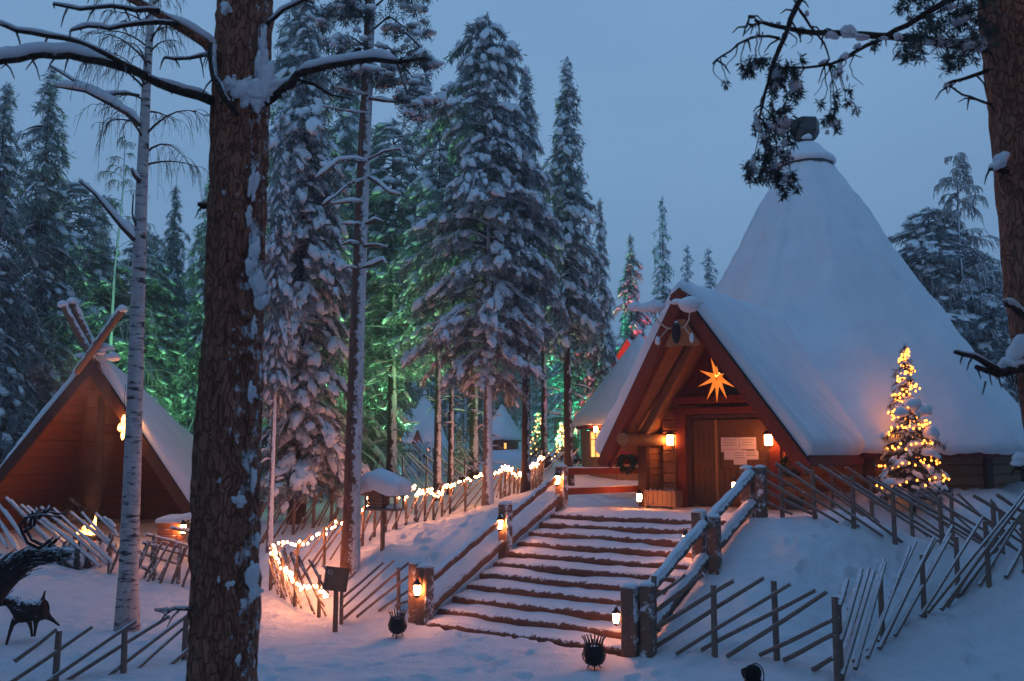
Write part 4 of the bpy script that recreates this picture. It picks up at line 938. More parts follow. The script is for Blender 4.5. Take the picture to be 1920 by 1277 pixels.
for (px0, py0), (px1, py1), dy in (((172, 668), (118, 572), .0), ((182, 668), (135, 566), .16), ((165, 668), (230, 580), -.16)):
    a, b = at(px0, py0, YF+dy), at(px1, py1, YF+dy-.3); d = (b-a)
    po = MB().tube([a-d*.35, a+d*.3, b], [.10, .10, .095], 12).build('roof_pole', M['rail_white'], sh, smooth=True, sharp=50)
    m = MB(); snow_ridge(m, [a+UP*.085+d*.1, b+UP*.085], .10, .10, rs, .1); m.blob(b, (.13, .13, .12), rs, 2, None, .1, .8); m.build('pole_snow', M['snow_clump'], po, smooth=True, sharp=0)
m = MB()
for px, py, r in ((200, 655, .2), (212, 672, .22), (190, 662, .16), (150, 668, .13)): m.blob(at(px, py, YF-.05), (r, r*.8, r*.7), rs, 2, None, .25, .4)
m.build('ridge_snow', M['snow_clump'], sh, smooth=True, sharp=0)
# fire
fpz = Vector((at(168, 1000, 22.2).x, 22.2, 0)); fpz.z = hz(fpz.x, fpz.y); zf = at(168, 1012, 22.2).z
fire = thing('campfire', 'small campfire with yellow flames burning at the shelter front', 'fire', (fpz.x, 22.2, fpz.z))
m = MB()
for k in range(12):
    a = 2*math.pi*k/12; m.blob(Vector((fpz.x+.5*math.cos(a), 22.2+.42*math.sin(a), fpz.z+.08)), (.16, .14, max(.12, zf-fpz.z-.06)), rs, 2, None, .2, .6)
m.build('stone_ring', M['bark_far'], fire, smooth=True, sharp=0)
for k in range(5):
    a = rs.uniform(0, 3.1); v = Vector((math.cos(a), math.sin(a), 0)); c_ = Vector((fpz.x, 22.2, zf+.02)); MB().tube([c_-v*.36+UP*.03*k*.5, c_+v*.36+UP*.06], .05, 8).build('firewood', M['brown_dark'], fire, smooth=True, sharp=40)
def flame(px, py, h, w, lean):
    b = at(px, py, 22.2); n = 8; pts = [b + Vector((lean*u*h + .03*math.sin(u*7+px), .02*math.sin(u*5+px), h*u)) for u in [i/n for i in range(n+1)]]
    MB().tube(pts, [w*(.55+1.5*u)*(1-u)**1.0+.004 for u in [i/n for i in range(n+1)]], 8, .8).build('flame', M['flame'], fire, smooth=True, sharp=0)
for a in ((172, 1008, .52, .10, .08), (178, 1006, .32, .07, -.1), (166, 1006, .26, .07, .1), (157, 1006, .28, .10, .1), (149, 1006, .18, .07, -.2), (143, 1008, .14, .05, .3)): flame(*a)
def glow(parent, p, watt, col, r):                      # the light of a flame itself
    l = bpy.data.lights.new('glow', 'POINT'); l.energy = watt; l.color = col; l.shadow_soft_size = r; o = bpy.data.objects.new('glow', l); COL.objects.link(o); o.location = p; o.parent = parent; o.matrix_parent_inverse = world_of(parent).inverted()
glow(fire, at(165, 985, 22.7), 48, (1, .36, .08), .15)
m = MB()
for k in range(9): m.blob(at(rs.uniform(142, 182), 1015, 22.2+rs.uniform(-.15, .15)), (.05, .05, .03), rs, 1)
m.build('embers', M['ember'], fire)
# hanging flame lamp in the shelter
hl = at(231, 803, 23.0); ht = thing('hanging_lamp', 'ragged glowing lamp hanging at the right side of the shelter opening', 'lamp', hl)
m = MB()
for dx, dz, w, hh in ((0, .16, .05, .22), (-.06, .03, .08, .14), (.03, -.02, .07, .2), (0, -.18, .05, .16), (-.09, 0, .05, .06)): m.blob(hl+Vector((dx, rs.uniform(-.03, .03), dz)), (w, w*.7, hh*.7), rs, 2, None, .4, 1)
glow(ht, hl+Vector((-.12, .42, .1)), 85, (1, .33, .07), .1); m.build('shade', M['shelter_lamp'], ht, smooth=True, sharp=0); MB().tube([hl+UP*.3, hl+UP*1.1], .008, 5).build('cord', M['iron'], ht)
# woodpile ledge, shovel-lamp at the right of the shelter
wp = at(322, 1000, 22.6); wt = thing('firewood_box', 'low plank box with frosted side beside the lantern right of the shelter', 'box', (wp.x, wp.y, hz(wp.x, wp.y)))
for k in range(4): MB().box((wp.x, wp.y, wp.z-.25+k*.15), (.52, .5, .14)).build('board', M['rail'], wt, bevel=.01)
snow_sheet('box_snow', wt, lambda u, v: Vector((wp.x-.3+.95*u, wp.y-.3+.6*v, wp.z+.27+.25*max(0, u-.5))), lambda u, v: (0, 0, 1), .16, 20, 14, seed=77, rim=.3, bumps=.5, mat='snow_clump')
lantern('square lantern under snow right of the shelter opening', at(343, 992, 22.3), Vector((0, -1, 0)), 1.15, 'lanterns at the shelter', bracket=False)
vs = at(231, 968, 26.5); vt = thing('safety_vest', 'strip of yellow vest hanging inside the shelter behind the birch', 'vest', vs); MB().prism([vs+Vector((-.08, 0, -.3)), vs+Vector((.06, 0, -.32)), vs+Vector((.08, 0, .3)), vs+Vector((0, 0, .34))], (0, .03, 0)).build('cloth', M['vest_yellow'], vt)
MB().tube([vs+UP*.33, vs+UP*.9], .01, 5).build('hanger', M['iron'], vt)

# ------------------------------------------------------------------ far cottages
def cone_hut(label, px, Y, z_apex, z_eave, z_base, rr, wr, mats, n=12, seed=1, th=.3, name='round_cottage'):
    c = at(px, 700, Y); c.z = z_base; t = thing(name, label, 'building', c); rg = random.Random(seed); NA_ = 48
    pr = [(rr-.1, z_eave-.02), (rr+.05, z_eave+.05), (rr, z_eave+th)] + [(rr*(1-k/12)*.97+.04, z_eave+th+(z_apex-z_eave-th)*k/12) for k in range(1, 13)]
    V = []
    for r, z in pr:
        for i in range(NA_):
            a = 2*math.pi*i/NA_; l = 1+.06*float(vnoise(a*5+seed, z*1.3, seed)); V.append(Vector((c.x+r*l*math.sin(a), c.y-r*l*math.cos(a), z+.08*float(vnoise(a*9, 3+seed, seed)))))
    rf = MB().lathe(c*1.0-UP*c.z, [(rr-.1, z_eave-.12), (rr-.1, z_eave-.03), (.2, z_apex-.3)], n).build('roof', M['red_dark'], t)
    MB().add(V, [(j*NA_+i, j*NA_+(i+1) % NA_, (j+1)*NA_+(i+1) % NA_, (j+1)*NA_+i) for j in range(len(pr)-1) for i in range(NA_)]).build('roof_snow', M['snow_roof'], rf, smooth=True, sharp=0)
    w = MB(); k = 0; z = z_base-.3
    while z < z_eave-.12: 
        for i in range(n):
            a0, a1 = 2*math.pi*i/n, 2*math.pi*(i+1)/n; w.beam(Vector((c.x+wr*math.sin(a0), c.y-wr*math.cos(a0), z)), Vector((c.x+wr*math.sin(a1), c.y-wr*math.cos(a1), z)), .14, .225)
        z += .23
    w.build('wall', M[mats], t); return t, c
def lit_window(t, c, ang, wr, z, w, h):
    v = Vector((math.sin(ang), -math.cos(ang), 0)); x = Vector((v.y*-1, v.x, 0)); p = Vector((c.x, c.y, z)) + v*(wr+.09)
    fr = MB()
    for a, b in ((-1, -1), ): pass
    for sx in (-1, 1): fr.beam(p+x*sx*(w/2+.03)-UP*(h/2+.06), p+x*sx*(w/2+.03)+UP*(h/2+.06), .06, .06, up=v)
    for sz in (-1, 1): fr.beam(p-x*(w/2)+UP*sz*(h/2+.03), p+x*(w/2)+UP*sz*(h/2+.03), .06, .06)
    fr.beam(p-UP*h/2, p+UP*h/2, .03, .03, up=v); fr.beam(p-x*w/2+UP*h*.2, p+x*w/2+UP*h*.2, .03, .03)
    fo = fr.build('window', M['feeder_wood'], t)
    q = p-v*.02; MB().prism([q-x*w/2-UP*h/2, q+x*w/2-UP*h/2, q+x*w/2+UP*h/2, q-x*w/2+UP*h/2], v*.008).build('pane', M['lit_window'], fo)
rc, cc = cone_hut('round log cottage with a lit window left of the lodge', 1200, 37, 7.9, 4.15, 2.3, 2.75, 2.35, 'log', seed=5)
lit_window(rc, cc, R(-54), 2.36, 3.40, .55, .95)
la = Vector((cc.x-2.60*math.sin(R(50)), cc.y-2.60*math.cos(R(50)), 3.98)); lantern('lamp under the eave of the round log cottage', la, Vector((0, -1, 0)), 1.3, 'lamps of the far cottages', bracket=False)
lantern('lamp low on the wall between the round cottage and the lodge', at(1192, 838, 33), Vector((0, -1, 0)), 1.4, 'lamps of the far cottages', bracket=False)
h2, c2 = cone_hut('small far hut with pink-lit snowy roof behind the round cottage', 1082, 50, 6.9, 5.0, 2.6, 1.5, 1.2, 'red_dark', seed=6)
rgp = at(1100, 735, 44); rg_ = thing('red_gable_house', 'far house showing a steep red gable edge above the round cottage', 'building', (rgp.x, 44, 2.6))
ga_ = [Vector((rgp.x-.6, 44, 4.6)), Vector((rgp.x+2.0, 44, 8.6)), Vector((rgp.x+4.4, 44, 4.6))]
MB().prism(ga_, (0, 4, 0)).build('roof', M['red_board'], rg_); MB().box((rgp.x+1.9, 46.2, 3.5), (3.6, 3.4, 2.2)).build('wall', M['log'], rg_)
snow_sheet('roof_snow', rg_, lambda u, v: ga_[1].lerp(ga_[2], u)+Vector((0, .2+3.8*v, 0)), lambda u, v: (.8, 0, .55), .3, 12, 12, seed=81, rim=.1, mat='snow_roof')
h3, c3 = cone_hut('small dark hut under a pointed snowy roof in the clearing', 941, 66, 6.55, 4.0, 2.9, 1.5, 1.15, 'brown_dark', n=4, seed=7)
lit_window(h3, c3, R(5), 1.0, 3.55, .5, .4)
h4, c4 = cone_hut('far snowy teepee with a dark red triangular gable', 797, 66, 7.6, 3.1, 2.9, 1.95, 1.5, 'brown_dark', n=10, seed=8)
gp = at(781, 850, 63.5); tg4 = MB().prism([Vector((gp.x-.62, 63.4, 2.9)), Vector((gp.x+.62, 63.4, 2.9)), Vector((gp.x, 63.4, 4.65))], (0, 1.6, 0)).build('gable', M['red_board'], h4)
for dx in (-.52, .5): lantern('tiny lantern at the far teepee gable, %s side' % ('left' if dx < 0 else 'right'), Vector((gp.x+dx, 63.1, 3.12)), Vector((0, -1, 0)), 1.5, 'lamps of the far cottages', bracket=False)
lc = at(715, 840, 74); cab = thing('far_cabin', 'far low log cabin with several lit windows among the trunks', 'building', (lc.x, 74, 3))
w = MB()
for k in range(9): w.box((lc.x, 74, 2.9+k*.24), (5.2, 3.2, .235))
w.build('wall', M['brown_dark'], cab); snow_sheet('roof_snow', cab, lambda u, v: Vector((lc.x-3+6*u, 72.2+3.6*v, 5.0+1.3*(1-abs(2*v-1)))), lambda u, v: (0, 0, 1), .4, 14, 14, seed=83)
for px, wpx, y in ((684, 7, 827), (697, 9, 828), (722, 12, 831), (745, 12, 826)):
    p = at(px, y, 72.3); MB().box((p.x, 72.33, p.z), (wpx/F_PX*72, .05, .42)).build('window', M['lit_window'], cab)

# ------------------------------------------------------------------ coloured floodlights in the wood, a street lamp behind the viewer
def flood(label, px, py, Y, col, watt, aim, ang=70, group='floodlights hidden in the wood', vis=True):
    b = at(px, py, Y); b.z = hz(b.x, b.y)+.25; t = thing('floodlight', label, 'floodlight', b, 0, group)
    tgt = at(*aim); d = (tgt-b).normalized()
    MB().beam(b-d*.12, b+d*.06, .22, .16).build('housing', M['iron'], t, bevel=.01); MB().tube([b-UP*.3, b-d*.05], .02, 6).build('stake', M['iron'], t)
    l = bpy.data.lights.new('flood', 'SPOT'); l.energy = watt; l.color = col; l.spot_size = R(ang); l.spot_blend = 1.0; l.shadow_soft_size = .08
    o = bpy.data.objects.new('lamp', l); COL.objects.link(o); o.location = b + d*.1; o.rotation_euler = (-d).to_track_quat('Z', 'Y').to_euler(); o.parent = t; o.matrix_parent_inverse = world_of(t).inverted()
GRN = (.26, 1, .36); EMR = (.06, 1, .42); RED = (1, .04, .05)
flood('green floodlight under the large snowy spruce, left side', 487, 905, 28.5, GRN, 1209, (500, 490, 27.5), 110)
flood('green floodlight between the large spruce and the slim pine', 640, 925, 28.5, GRN, 2016, (650, 350, 29.5), 110)
flood('green floodlight among the trunks behind the bird feeder', 752, 900, 36.5, GRN, 2592, (735, 390, 35), 70)
flood('green floodlight behind the shelter, left of its crossed poles', 70, 900, 31, GRN, 2016, (110, 390, 33), 110)
flood('green floodlight behind the shelter by the green-lit birch', 225, 900, 31, GRN, 2592, (215, 390, 35), 110)
flood('green floodlight between birch and big pine, deep in the wood', 330, 900, 36, GRN, 1440, (310, 390, 39), 110)
flood('green floodlight at the central pine', 868, 900, 33.4, GRN, 1440, (820, 250, 33), 110)
flood('emerald floodlight behind and left of the round log cottage', 1030, 880, 43.5, EMR, 3240, (1085, 500, 44), 110)
flood('emerald floodlight deep behind the trunks by the small hut', 990, 850, 42, EMR, 2160, (960, 470, 44), 110)
flood('red floodlight near the far pink-lit hut', 1078, 850, 39.4, RED, 910, (1088, 712, 41), 26)
flood('red floodlight behind the round cottage', 1165, 850, 41.5, RED, 9100, (1193, 585, 45), 22)
flood('red floodlight hidden behind the roof of the round log cottage', 1102, 850, 39.3, RED, 3200, (1118, 665, 40), 34)
flood('emerald floodlight close behind the round log cottage', 1085, 850, 40, EMR, 2600, (1105, 560, 41), 80)
flood('second red floodlight low in the wood', 1030, 850, 37.6, RED, 700, (1045, 738, 39), 24)
# ------------------------------------------------------------------ snow-laden trees
class TriBag:
    def __init__(s): s.V = []; s.T = []; s.n = 0
    def add(s, V, T):
        s.V.append(V); s.T.append(T + s.n); s.n += len(V)
    def mb(s, mb):
        V = np.array(mb.v, float); T = []
        for f in mb.f:
            for k in range(1, len(f)-1): T.append((f[0], f[k], f[k+1]))
        s.add(V, np.array(T)); mb.v, mb.f = [], []
    def arr(s): return np.concatenate(s.V), np.concatenate(s.T)
def frames(d):                                          # d (n,3) unit -> side, up
    up = np.array([0, 0, 1.0]); x = np.cross(d, up); x /= np.linalg.norm(x, axis=1, keepdims=True)+1e-6; u = np.cross(x, d); return x, u
def blobs(C, d, size, rg, sub, under=.3, rough=.42):    # C centres, d axes, size (n,3) along/side/up
    V, T = ICO[sub]; n = len(C); ph = rg.uniform(0, 6.28, (n, 4, 1))
    k = 1 + rough*(np.sin(V[None, :, 0]*2.7+ph[:, 0])*np.sin(V[None, :, 1]*3+ph[:, 1]) + .7*np.sin(V[None, :, 2]*3.7+V[None, :, 0]*4.4+ph[:, 2])*np.sin(V[None, :, 1]*4.6+ph[:, 3]))
    P = V[None]*k[:, :, None]*size[:, None, :]; P[..., 2] = np.where(P[..., 2] < 0, P[..., 2]*under, P[..., 2])
    x, u = frames(d)
    Q = C[:, None] + P[..., :1]*d[:, None] + P[..., 1:2]*x[:, None] + P[..., 2:]*u[:, None]
    return Q.reshape(-1, 3), (T[None] + (np.arange(n)*len(V))[:, None, None]).reshape(-1, 3)
def kites(P, d, L, w, rg):
    n = len(P); r = rg.normal(size=(n, 3)); x = np.cross(d, r); x /= np.linalg.norm(x, axis=1, keepdims=True)+1e-6
    m = P + d*(L*.45)[:, None]; V = np.stack([P, m + x*w[:, None], P + d*L[:, None], m - x*w[:, None]], 1).reshape(-1, 3)
    o = np.arange(n)*4; return V, np.concatenate([np.stack([o, o+1, o+2], -1), np.stack([o, o+2, o+3], -1)])
def conifer(seed, H, cb, RM, prof, nl, p0, droop, cl, sp, nk, tr, snowp=.85, sub=1, lat=.4, power=.9, u0=.25, bare=0, kw=.018, wob=.03, leader=True, fat=1.0):
    rg = np.random.default_rng(seed); rr = random.Random(seed); tk = TriBag(); mb = MB(); sm = MB(); sn = TriBag()
    n = 14; ox, oy = rr.uniform(0, 6), rr.uniform(0, 6)
    tp = lambda z: Vector((wob*H*.12*math.sin(z/H*3+ox)-wob*H*.12*math.sin(ox), wob*H*.12*math.sin(z/H*2.6+oy)-wob*H*.12*math.sin(oy), z))
    mb.tube([tp(H*.985*k/n - (.4 if k == 0 else 0)) for k in range(n+1)], [tr*(1-.93*k/n)+.012+(tr*.35 if k == 0 else 0) for k in range(n+1)], 9)
    C, D, S = [], [], []
    for i in range(nl):
        x = ((i+rr.random()*.8)/nl)**power; h = cb + (H*.985-cb)*x; az = i*2.39996 + rr.uniform(-.5, .5)
        L = RM*prof(x)*(rr.uniform(.55, 1.05) if rr.random() < .72 else rr.uniform(1.0, 1.4))
        if L < .12: L = .12
        b = tp(h); a = Vector((math.cos(az), math.sin(az), 0)); side = Vector((-a.y, a.x, 0)); P0_, dr = p0*rr.uniform(.6, 1.4), droop*rr.uniform(.75, 1.3); cv = rr.uniform(-.25, .25)
        pos = lambda u: b + a*(L*u) + side*(L*cv*u*u) + UP*(L*(P0_*u - dr*u*u))
        mb.tube([pos(k/5) for k in range(6)], [max(.008, (.016+.020*L)*(1-.8*k/5)) for k in range(6)], 5, cap=False)
        if L > .7 and rr.random() < .5: snow_ridge(sm, [pos(k/5)+UP*.02 for k in range(1, 5)], .035+.01*L, .05+.01*L, rr, .1)
        u = u0*rr.uniform(.6, 1.3); st = sp/L
        while u < 1.02:
            w = lat*L*min(u*1.6, (1.12-u)*1.25); k = 1 if w < cl*.3 else (2 if w < cl*.9 else 3)
            for j in range(k):
                of = rr.uniform(-1, 1)*w; uu = u + rr.uniform(-.4, .4)*st
                p = pos(min(uu, 1.05)); q = pos(min(uu, 1.05)+.05) - p; dv = (q.normalized() + side*(of/(w+.01))*.7*min(1, w/.25) - UP*(.12+.25*rr.random())).normalized()
                p = p + side*of - UP*(abs(of)*.30 + rr.uniform(0, .06))
                C.append(p); D.append(dv); S.append(cl*rr.uniform(.6, 1.3)*(.75+.35*min(1, L/1.2)))
            u += st*rr.uniform(.75, 1.25)
    if leader:
        for k in range(3): C.append(tp(H*.985-.12*k)); D.append(Vector((rr.uniform(-.4, .4), rr.uniform(-.4, .4), .6)).normalized()); S.append(cl*.45)
    for i in range(bare):                               # dead snow-loaded stubs below the crown
        h = cb*rr.uniform(.3, 1.0); az = rr.uniform(0, 6.28); L = rr.uniform(.3, 1.1); b = tp(h); a = Vector((math.cos(az), math.sin(az), 0)); dr = rr.uniform(-.1, .5); pts = [b + a*(L*u) + UP*(L*(.15*u-dr*u*u)) for u in (0, .35, .7, 1)]
        mb.tube(pts, [.022, .017, .012, .006], 5); snow_ridge(sm, [p+UP*.02 for p in pts[1:]], .035, .05, rr, .2)
    C, D, S = np.array(C), np.array(D), np.array(S)
    # needles: drooping tufts under and round every snow pad
    idx = np.repeat(np.arange(len(C)), nk); m = len(idx); ax = D[idx]
    pp = C[idx] + ax*(rg.uniform(-.55, .45, m)*S[idx])[:, None] + rg.normal(0, .09, (m, 3))*S[idx][:, None]
    dd = ax*rg.uniform(.2, 1.0, m)[:, None] + rg.normal(0, .6, (m, 3)); dd[:, 2] -= rg.uniform(0, .9, m); dd /= np.linalg.norm(dd, axis=1, keepdims=True)
    fol = TriBag(); fol.add(*kites(pp, dd, S[idx]*rg.uniform(.35, .85, m), kw*rg.uniform(.6, 1.3, m)*(S[idx]/cl), rg))
    keep = rg.random(len(C)) < snowp; k = keep.sum(); sz = S[keep][:, None]*np.stack([rg.uniform(.42, .66, k), rg.uniform(.26, .42, k), rg.uniform(.16, .34, k)], -1)*fat
    up = np.array([0, 0, 1.0])
    sn.add(*blobs(C[keep] + up*(S[keep]*.10)[:, None] + D[keep]*(S[keep]*.05)[:, None], D[keep], sz, rg, sub))
    k2 = rg.random(len(C)) < snowp*.9; k = k2.sum()         # smaller scattered pads
    sn.add(*blobs(C[k2] + rg.normal(0, .28, (k, 3))*S[k2][:, None] - up*(S[k2]*.05)[:, None], D[k2], S[k2][:, None]*np.stack([rg.uniform(.16, .34, k), rg.uniform(.12, .24, k), rg.uniform(.08, .18, k)], -1)*fat, rg, 1, .4, .4))
    if sm.v: sn.mb(sm)
    tk.mb(mb); return dict(H=H, trunk=tk.arr(), fol=fol.arr(), snow=sn.arr())
def spr(x): return (1-x)**.72*.97 + .03
def pin(x): return (math.sin(min(1, x*1.15+.22)*math.pi*.62)**.7)*(1-x)**.42*1.2 + .05
def colm(x): return min(1, (1-x)*2.6)**.7*(.62+.38*(1-x))
TPL = {}
def template(key, bark, leaf, **kw):
    t = conifer(**kw); TPL[key] = (t['H'], np_mesh(key+'_trunk', *t['trunk'], M[bark]), np_mesh(key+'_crown', *t['fol'], M[leaf], smooth=False), np_mesh(key+'_snow', *t['snow'], M['snow_clump']))
def joined(key, bark, leaf, **kw):
    t = conifer(**kw); b = TriBag(); mi = []
    for k, part in enumerate(('trunk', 'fol', 'snow')): b.add(*t[part]); mi.append(np.full(len(t[part][1]), k))
    TPL[key] = (t['H'], np_mesh(key, *b.arr(), [M[bark], M[leaf], M['snow_clump']], np.concatenate(mi)))
template('big_spruce', 'bark_dark', 'needles', seed=1, H=16.5, cb=1.5, RM=1.75, prof=colm, nl=185, p0=.10, droop=.75, cl=.44, sp=.26, nk=44, tr=.24, snowp=.66, sub=2, lat=.42, power=1.0, u0=.3)
template('spruce', 'bark_dark', 'needles', seed=2, H=14, cb=1.0, RM=2.1, prof=spr, nl=135, p0=.12, droop=.6, cl=.46, sp=.30, nk=40, tr=.2, snowp=.62, lat=.4, power=.95)
template('dim_spruce', 'bark_dark', 'needles', seed=12, H=15, cb=1.2, RM=1.9, prof=spr, nl=150, p0=.1, droop=.7, cl=.46, sp=.29, nk=44, tr=.2, snowp=.34, lat=.42, power=.95, fat=.8)  # sparser snow pads stand in for the dim light on these spruces
template('slim_spruce', 'bark_dark', 'needles', seed=3, H=15, cb=5.2, RM=1.45, prof=spr, nl=125, p0=.05, droop=.7, cl=.46, sp=.27, nk=38, tr=.17, snowp=.66, lat=.45, power=.9, bare=10)
template('pine', 'bark_grey', 'needles_pine', seed=4, H=16.5, cb=3.9, RM=2.7, prof=pin, nl=120, p0=.22, droop=.55, cl=.42, sp=.29, nk=46, tr=.20, snowp=.68, sub=2, lat=.45, power=.92, u0=.42, bare=20)
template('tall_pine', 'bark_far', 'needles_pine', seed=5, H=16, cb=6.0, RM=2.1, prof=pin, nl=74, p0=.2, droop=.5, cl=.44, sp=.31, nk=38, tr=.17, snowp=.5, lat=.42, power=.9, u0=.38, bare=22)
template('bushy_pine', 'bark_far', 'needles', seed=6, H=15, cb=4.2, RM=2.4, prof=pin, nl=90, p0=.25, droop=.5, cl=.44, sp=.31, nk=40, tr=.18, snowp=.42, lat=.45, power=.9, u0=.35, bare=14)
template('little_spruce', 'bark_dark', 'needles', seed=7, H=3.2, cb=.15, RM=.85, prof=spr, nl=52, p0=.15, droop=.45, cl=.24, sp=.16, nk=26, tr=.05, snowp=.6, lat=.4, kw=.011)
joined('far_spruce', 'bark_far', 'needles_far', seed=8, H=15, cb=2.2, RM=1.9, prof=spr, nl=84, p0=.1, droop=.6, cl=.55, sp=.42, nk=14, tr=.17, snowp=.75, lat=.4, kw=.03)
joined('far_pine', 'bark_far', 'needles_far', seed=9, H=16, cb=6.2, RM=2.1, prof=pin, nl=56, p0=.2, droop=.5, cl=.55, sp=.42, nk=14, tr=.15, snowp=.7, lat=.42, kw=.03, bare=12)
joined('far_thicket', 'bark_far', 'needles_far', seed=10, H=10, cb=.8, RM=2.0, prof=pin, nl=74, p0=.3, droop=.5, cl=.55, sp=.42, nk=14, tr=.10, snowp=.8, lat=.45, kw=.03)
PARTS = ('trunk', 'crown', 'crown_snow')
def tree(key, px, Y, top, label, rot=0, w=1.0, group=None, name='conifer', base=None, trunkmat=None, lean=0):
    b = at(px, 848, Y); z = hz(b.x, Y); H, *ms = TPL[key]; k = (at(px, top, Y).z - z)/H
    if len(ms) == 1:
        o = link(name, ms[0]); o.location = (b.x, Y, z); o.rotation_euler = (0, 0, rot); o.scale = (k*w, k*w, k); return tag(o, label, 'tree', group)
    t = thing(name, label, 'tree', (b.x, Y, z), rot, group); t.scale = (k*w, k*w, k); t.rotation_euler = (0, lean, rot)
    par = t
    for nm, m in zip(PARTS, ms):
        o = bpy.data.objects.new(nm, m); COL.objects.link(o); o.parent = par
        if nm == 'trunk' and trunkmat: o.material_slots[0].link = 'OBJECT'; o.material_slots[0].material = M[trunkmat]
        if nm == 'crown': par = o
    return t
TG = 'snowy conifers standing near the lit fence and shelter'
tree('big_spruce', 560, 26, -30, 'huge snow-loaded spruce right of the big pine trunk, boughs nearly to ground', .4, .95, TG, 'spruce')
tree('slim_spruce', 511, 22.6, 205, 'slim pale-trunked tree with snow tufts just right of the big pine trunk', 1.1, .55, TG, 'slim_pine', trunkmat='bark_grey')
tree('spruce', 548, 31, -120, 'tall snowy spruce rising behind the slim pale trunk', 2.2, .8, TG, 'spruce')
tree('pine', 915, 26.5, 18, 'tall central pine crowned with heavy snow pads, grey trunk before the lit fence', .3, .80, TG, 'pine', trunkmat='bark_grey')
tree('slim_spruce', 985, 27.5, 120, 'narrow snowy conifer just right of the central pine, trunk beside the lit fence', 2.0, .82, TG, 'slim_spruce')
tree('slim_spruce', 1066, 33, 100, 'pointed snowy spruce whose bare trunk stands behind the top left stair post', 4.0, .88, TG, 'slim_spruce')
tree('tall_pine', 821, 30, 175, 'dark-trunked pine left of the central pine, lowest limbs green-lit', .9, .85, TG, 'pine')
tree('tall_pine', 845, 31.5, 260, 'thin greenish trunk between the dark pine and the central pine', 3.1, .75, TG, 'pine')
tree('bushy_pine', 888, 36, 150, 'dark straight trunk immediately left of the central pine trunk', 5.0, .95, TG, 'pine')
tree('bushy_pine', 735, 35, 215, 'green-lit bushy pine above the bird feeder', 1.9, 1.15, TG, 'pine')
tree('bushy_pine', 790, 86, 330, 'dusky pine behind the bird feeder and the snowy fences', .2, 1.2, TG, 'pine')
tree('spruce', 640, 37, 60, 'snowy spruce seen between the large spruce and the reddish pine trunk', 3.3, .9, TG, 'spruce')
tree('dim_spruce', 690, 42, 250, 'green-tinged spruce behind the reddish pine trunk', 5.1, 1.1, TG, 'spruce')
tree('spruce', 1130, 40, 368, 'snowy spruce straight above the roof of the round cottage', .5, .58, TG, 'spruce')
tree('spruce', 1190, 45, 435, 'pointed spruce lit red behind the lodge gable', 1.5, .8, TG, 'spruce')
tree('far_spruce', 1250, 50, 366, 'tallest thin-topped spruce rising behind the lodge gable peak', 2.5, .8, TG, 'spruce')
tree('far_spruce', 1300, 60, 458, 'left of two small spruce tips between gable and big cone roof', 1.2, .9, TG, 'spruce')
tree('far_spruce', 1335, 60, 462, 'small spruce tip touching the left edge of the big cone roof', 3.9, 1.0, TG, 'spruce')
tree('little_spruce', 862, 35.5, 800, 'small dark snowy spruce standing among the trunks by the lit fence', 1, 1.1, TG, 'young_spruce')
tree('bushy_pine', 945, 86, 330, 'dim pine behind the central pine, over the small hut', 4.1, 1.2, TG, 'pine')
tree('tall_pine', 1020, 39, 330, 'pine between the central pine and the pointed spruce', 2.7, 1.1, TG, 'pine')
tree('bushy_pine', 1085, 41.5, 560, 'low bushy pine glowing emerald above the round cottage', 4.4, 1.0, TG, 'pine')
# left wood
tree('dim_spruce', 55, 30, 120, 'large dark spruce at the left edge behind the shelter', .3, 1.15, TG, 'spruce')
tree('dim_spruce', -30, 27.5, 150, 'dark spruce cut by the left picture edge beside the shelter roof', 1.3, 1.1, TG, 'spruce')
tree('bushy_pine', 130, 34, 330, 'green-lit pine right behind the crossed shelter poles', 2.3, 1.2, TG, 'pine')
tree('dim_spruce', 305, 38, 343, 'dark pointed spruce between the birch and the big pine trunk', 3.3, .85, TG, 'spruce')
tree('bushy_pine', 255, 36, 430, 'green-lit bushy pine behind the birch trunk', 4.3, 1.25, TG, 'pine')
tree('dim_spruce', 372, 36, 320, 'snowy spruce half hidden behind the left edge of the big pine trunk', 5.3, .9, TG, 'spruce')
tree('dim_spruce', 170, 40, 395, 'spruce standing deeper in the wood left of the birch', 6.0, 1.1, TG, 'spruce')
tree('spruce', 440, 38, 200, 'snowy spruce hidden mostly behind the big pine trunk', .9, 1.0, TG, 'spruce')
# right
tree('pine', 1765, 42, 385, 'round-crowned snowy pine right of the big cone roof', 1.0, 1.5, TG, 'pine')
tree('spruce', 1880, 40, 470, 'snowy spruce behind the right-hand dark trunk', 2.0, 1.2, TG, 'spruce')
tree('bushy_pine', 1830, 46, 450, 'dense snowy pine at the right behind the frosted birch', 3.0, 1.5, TG, 'pine')
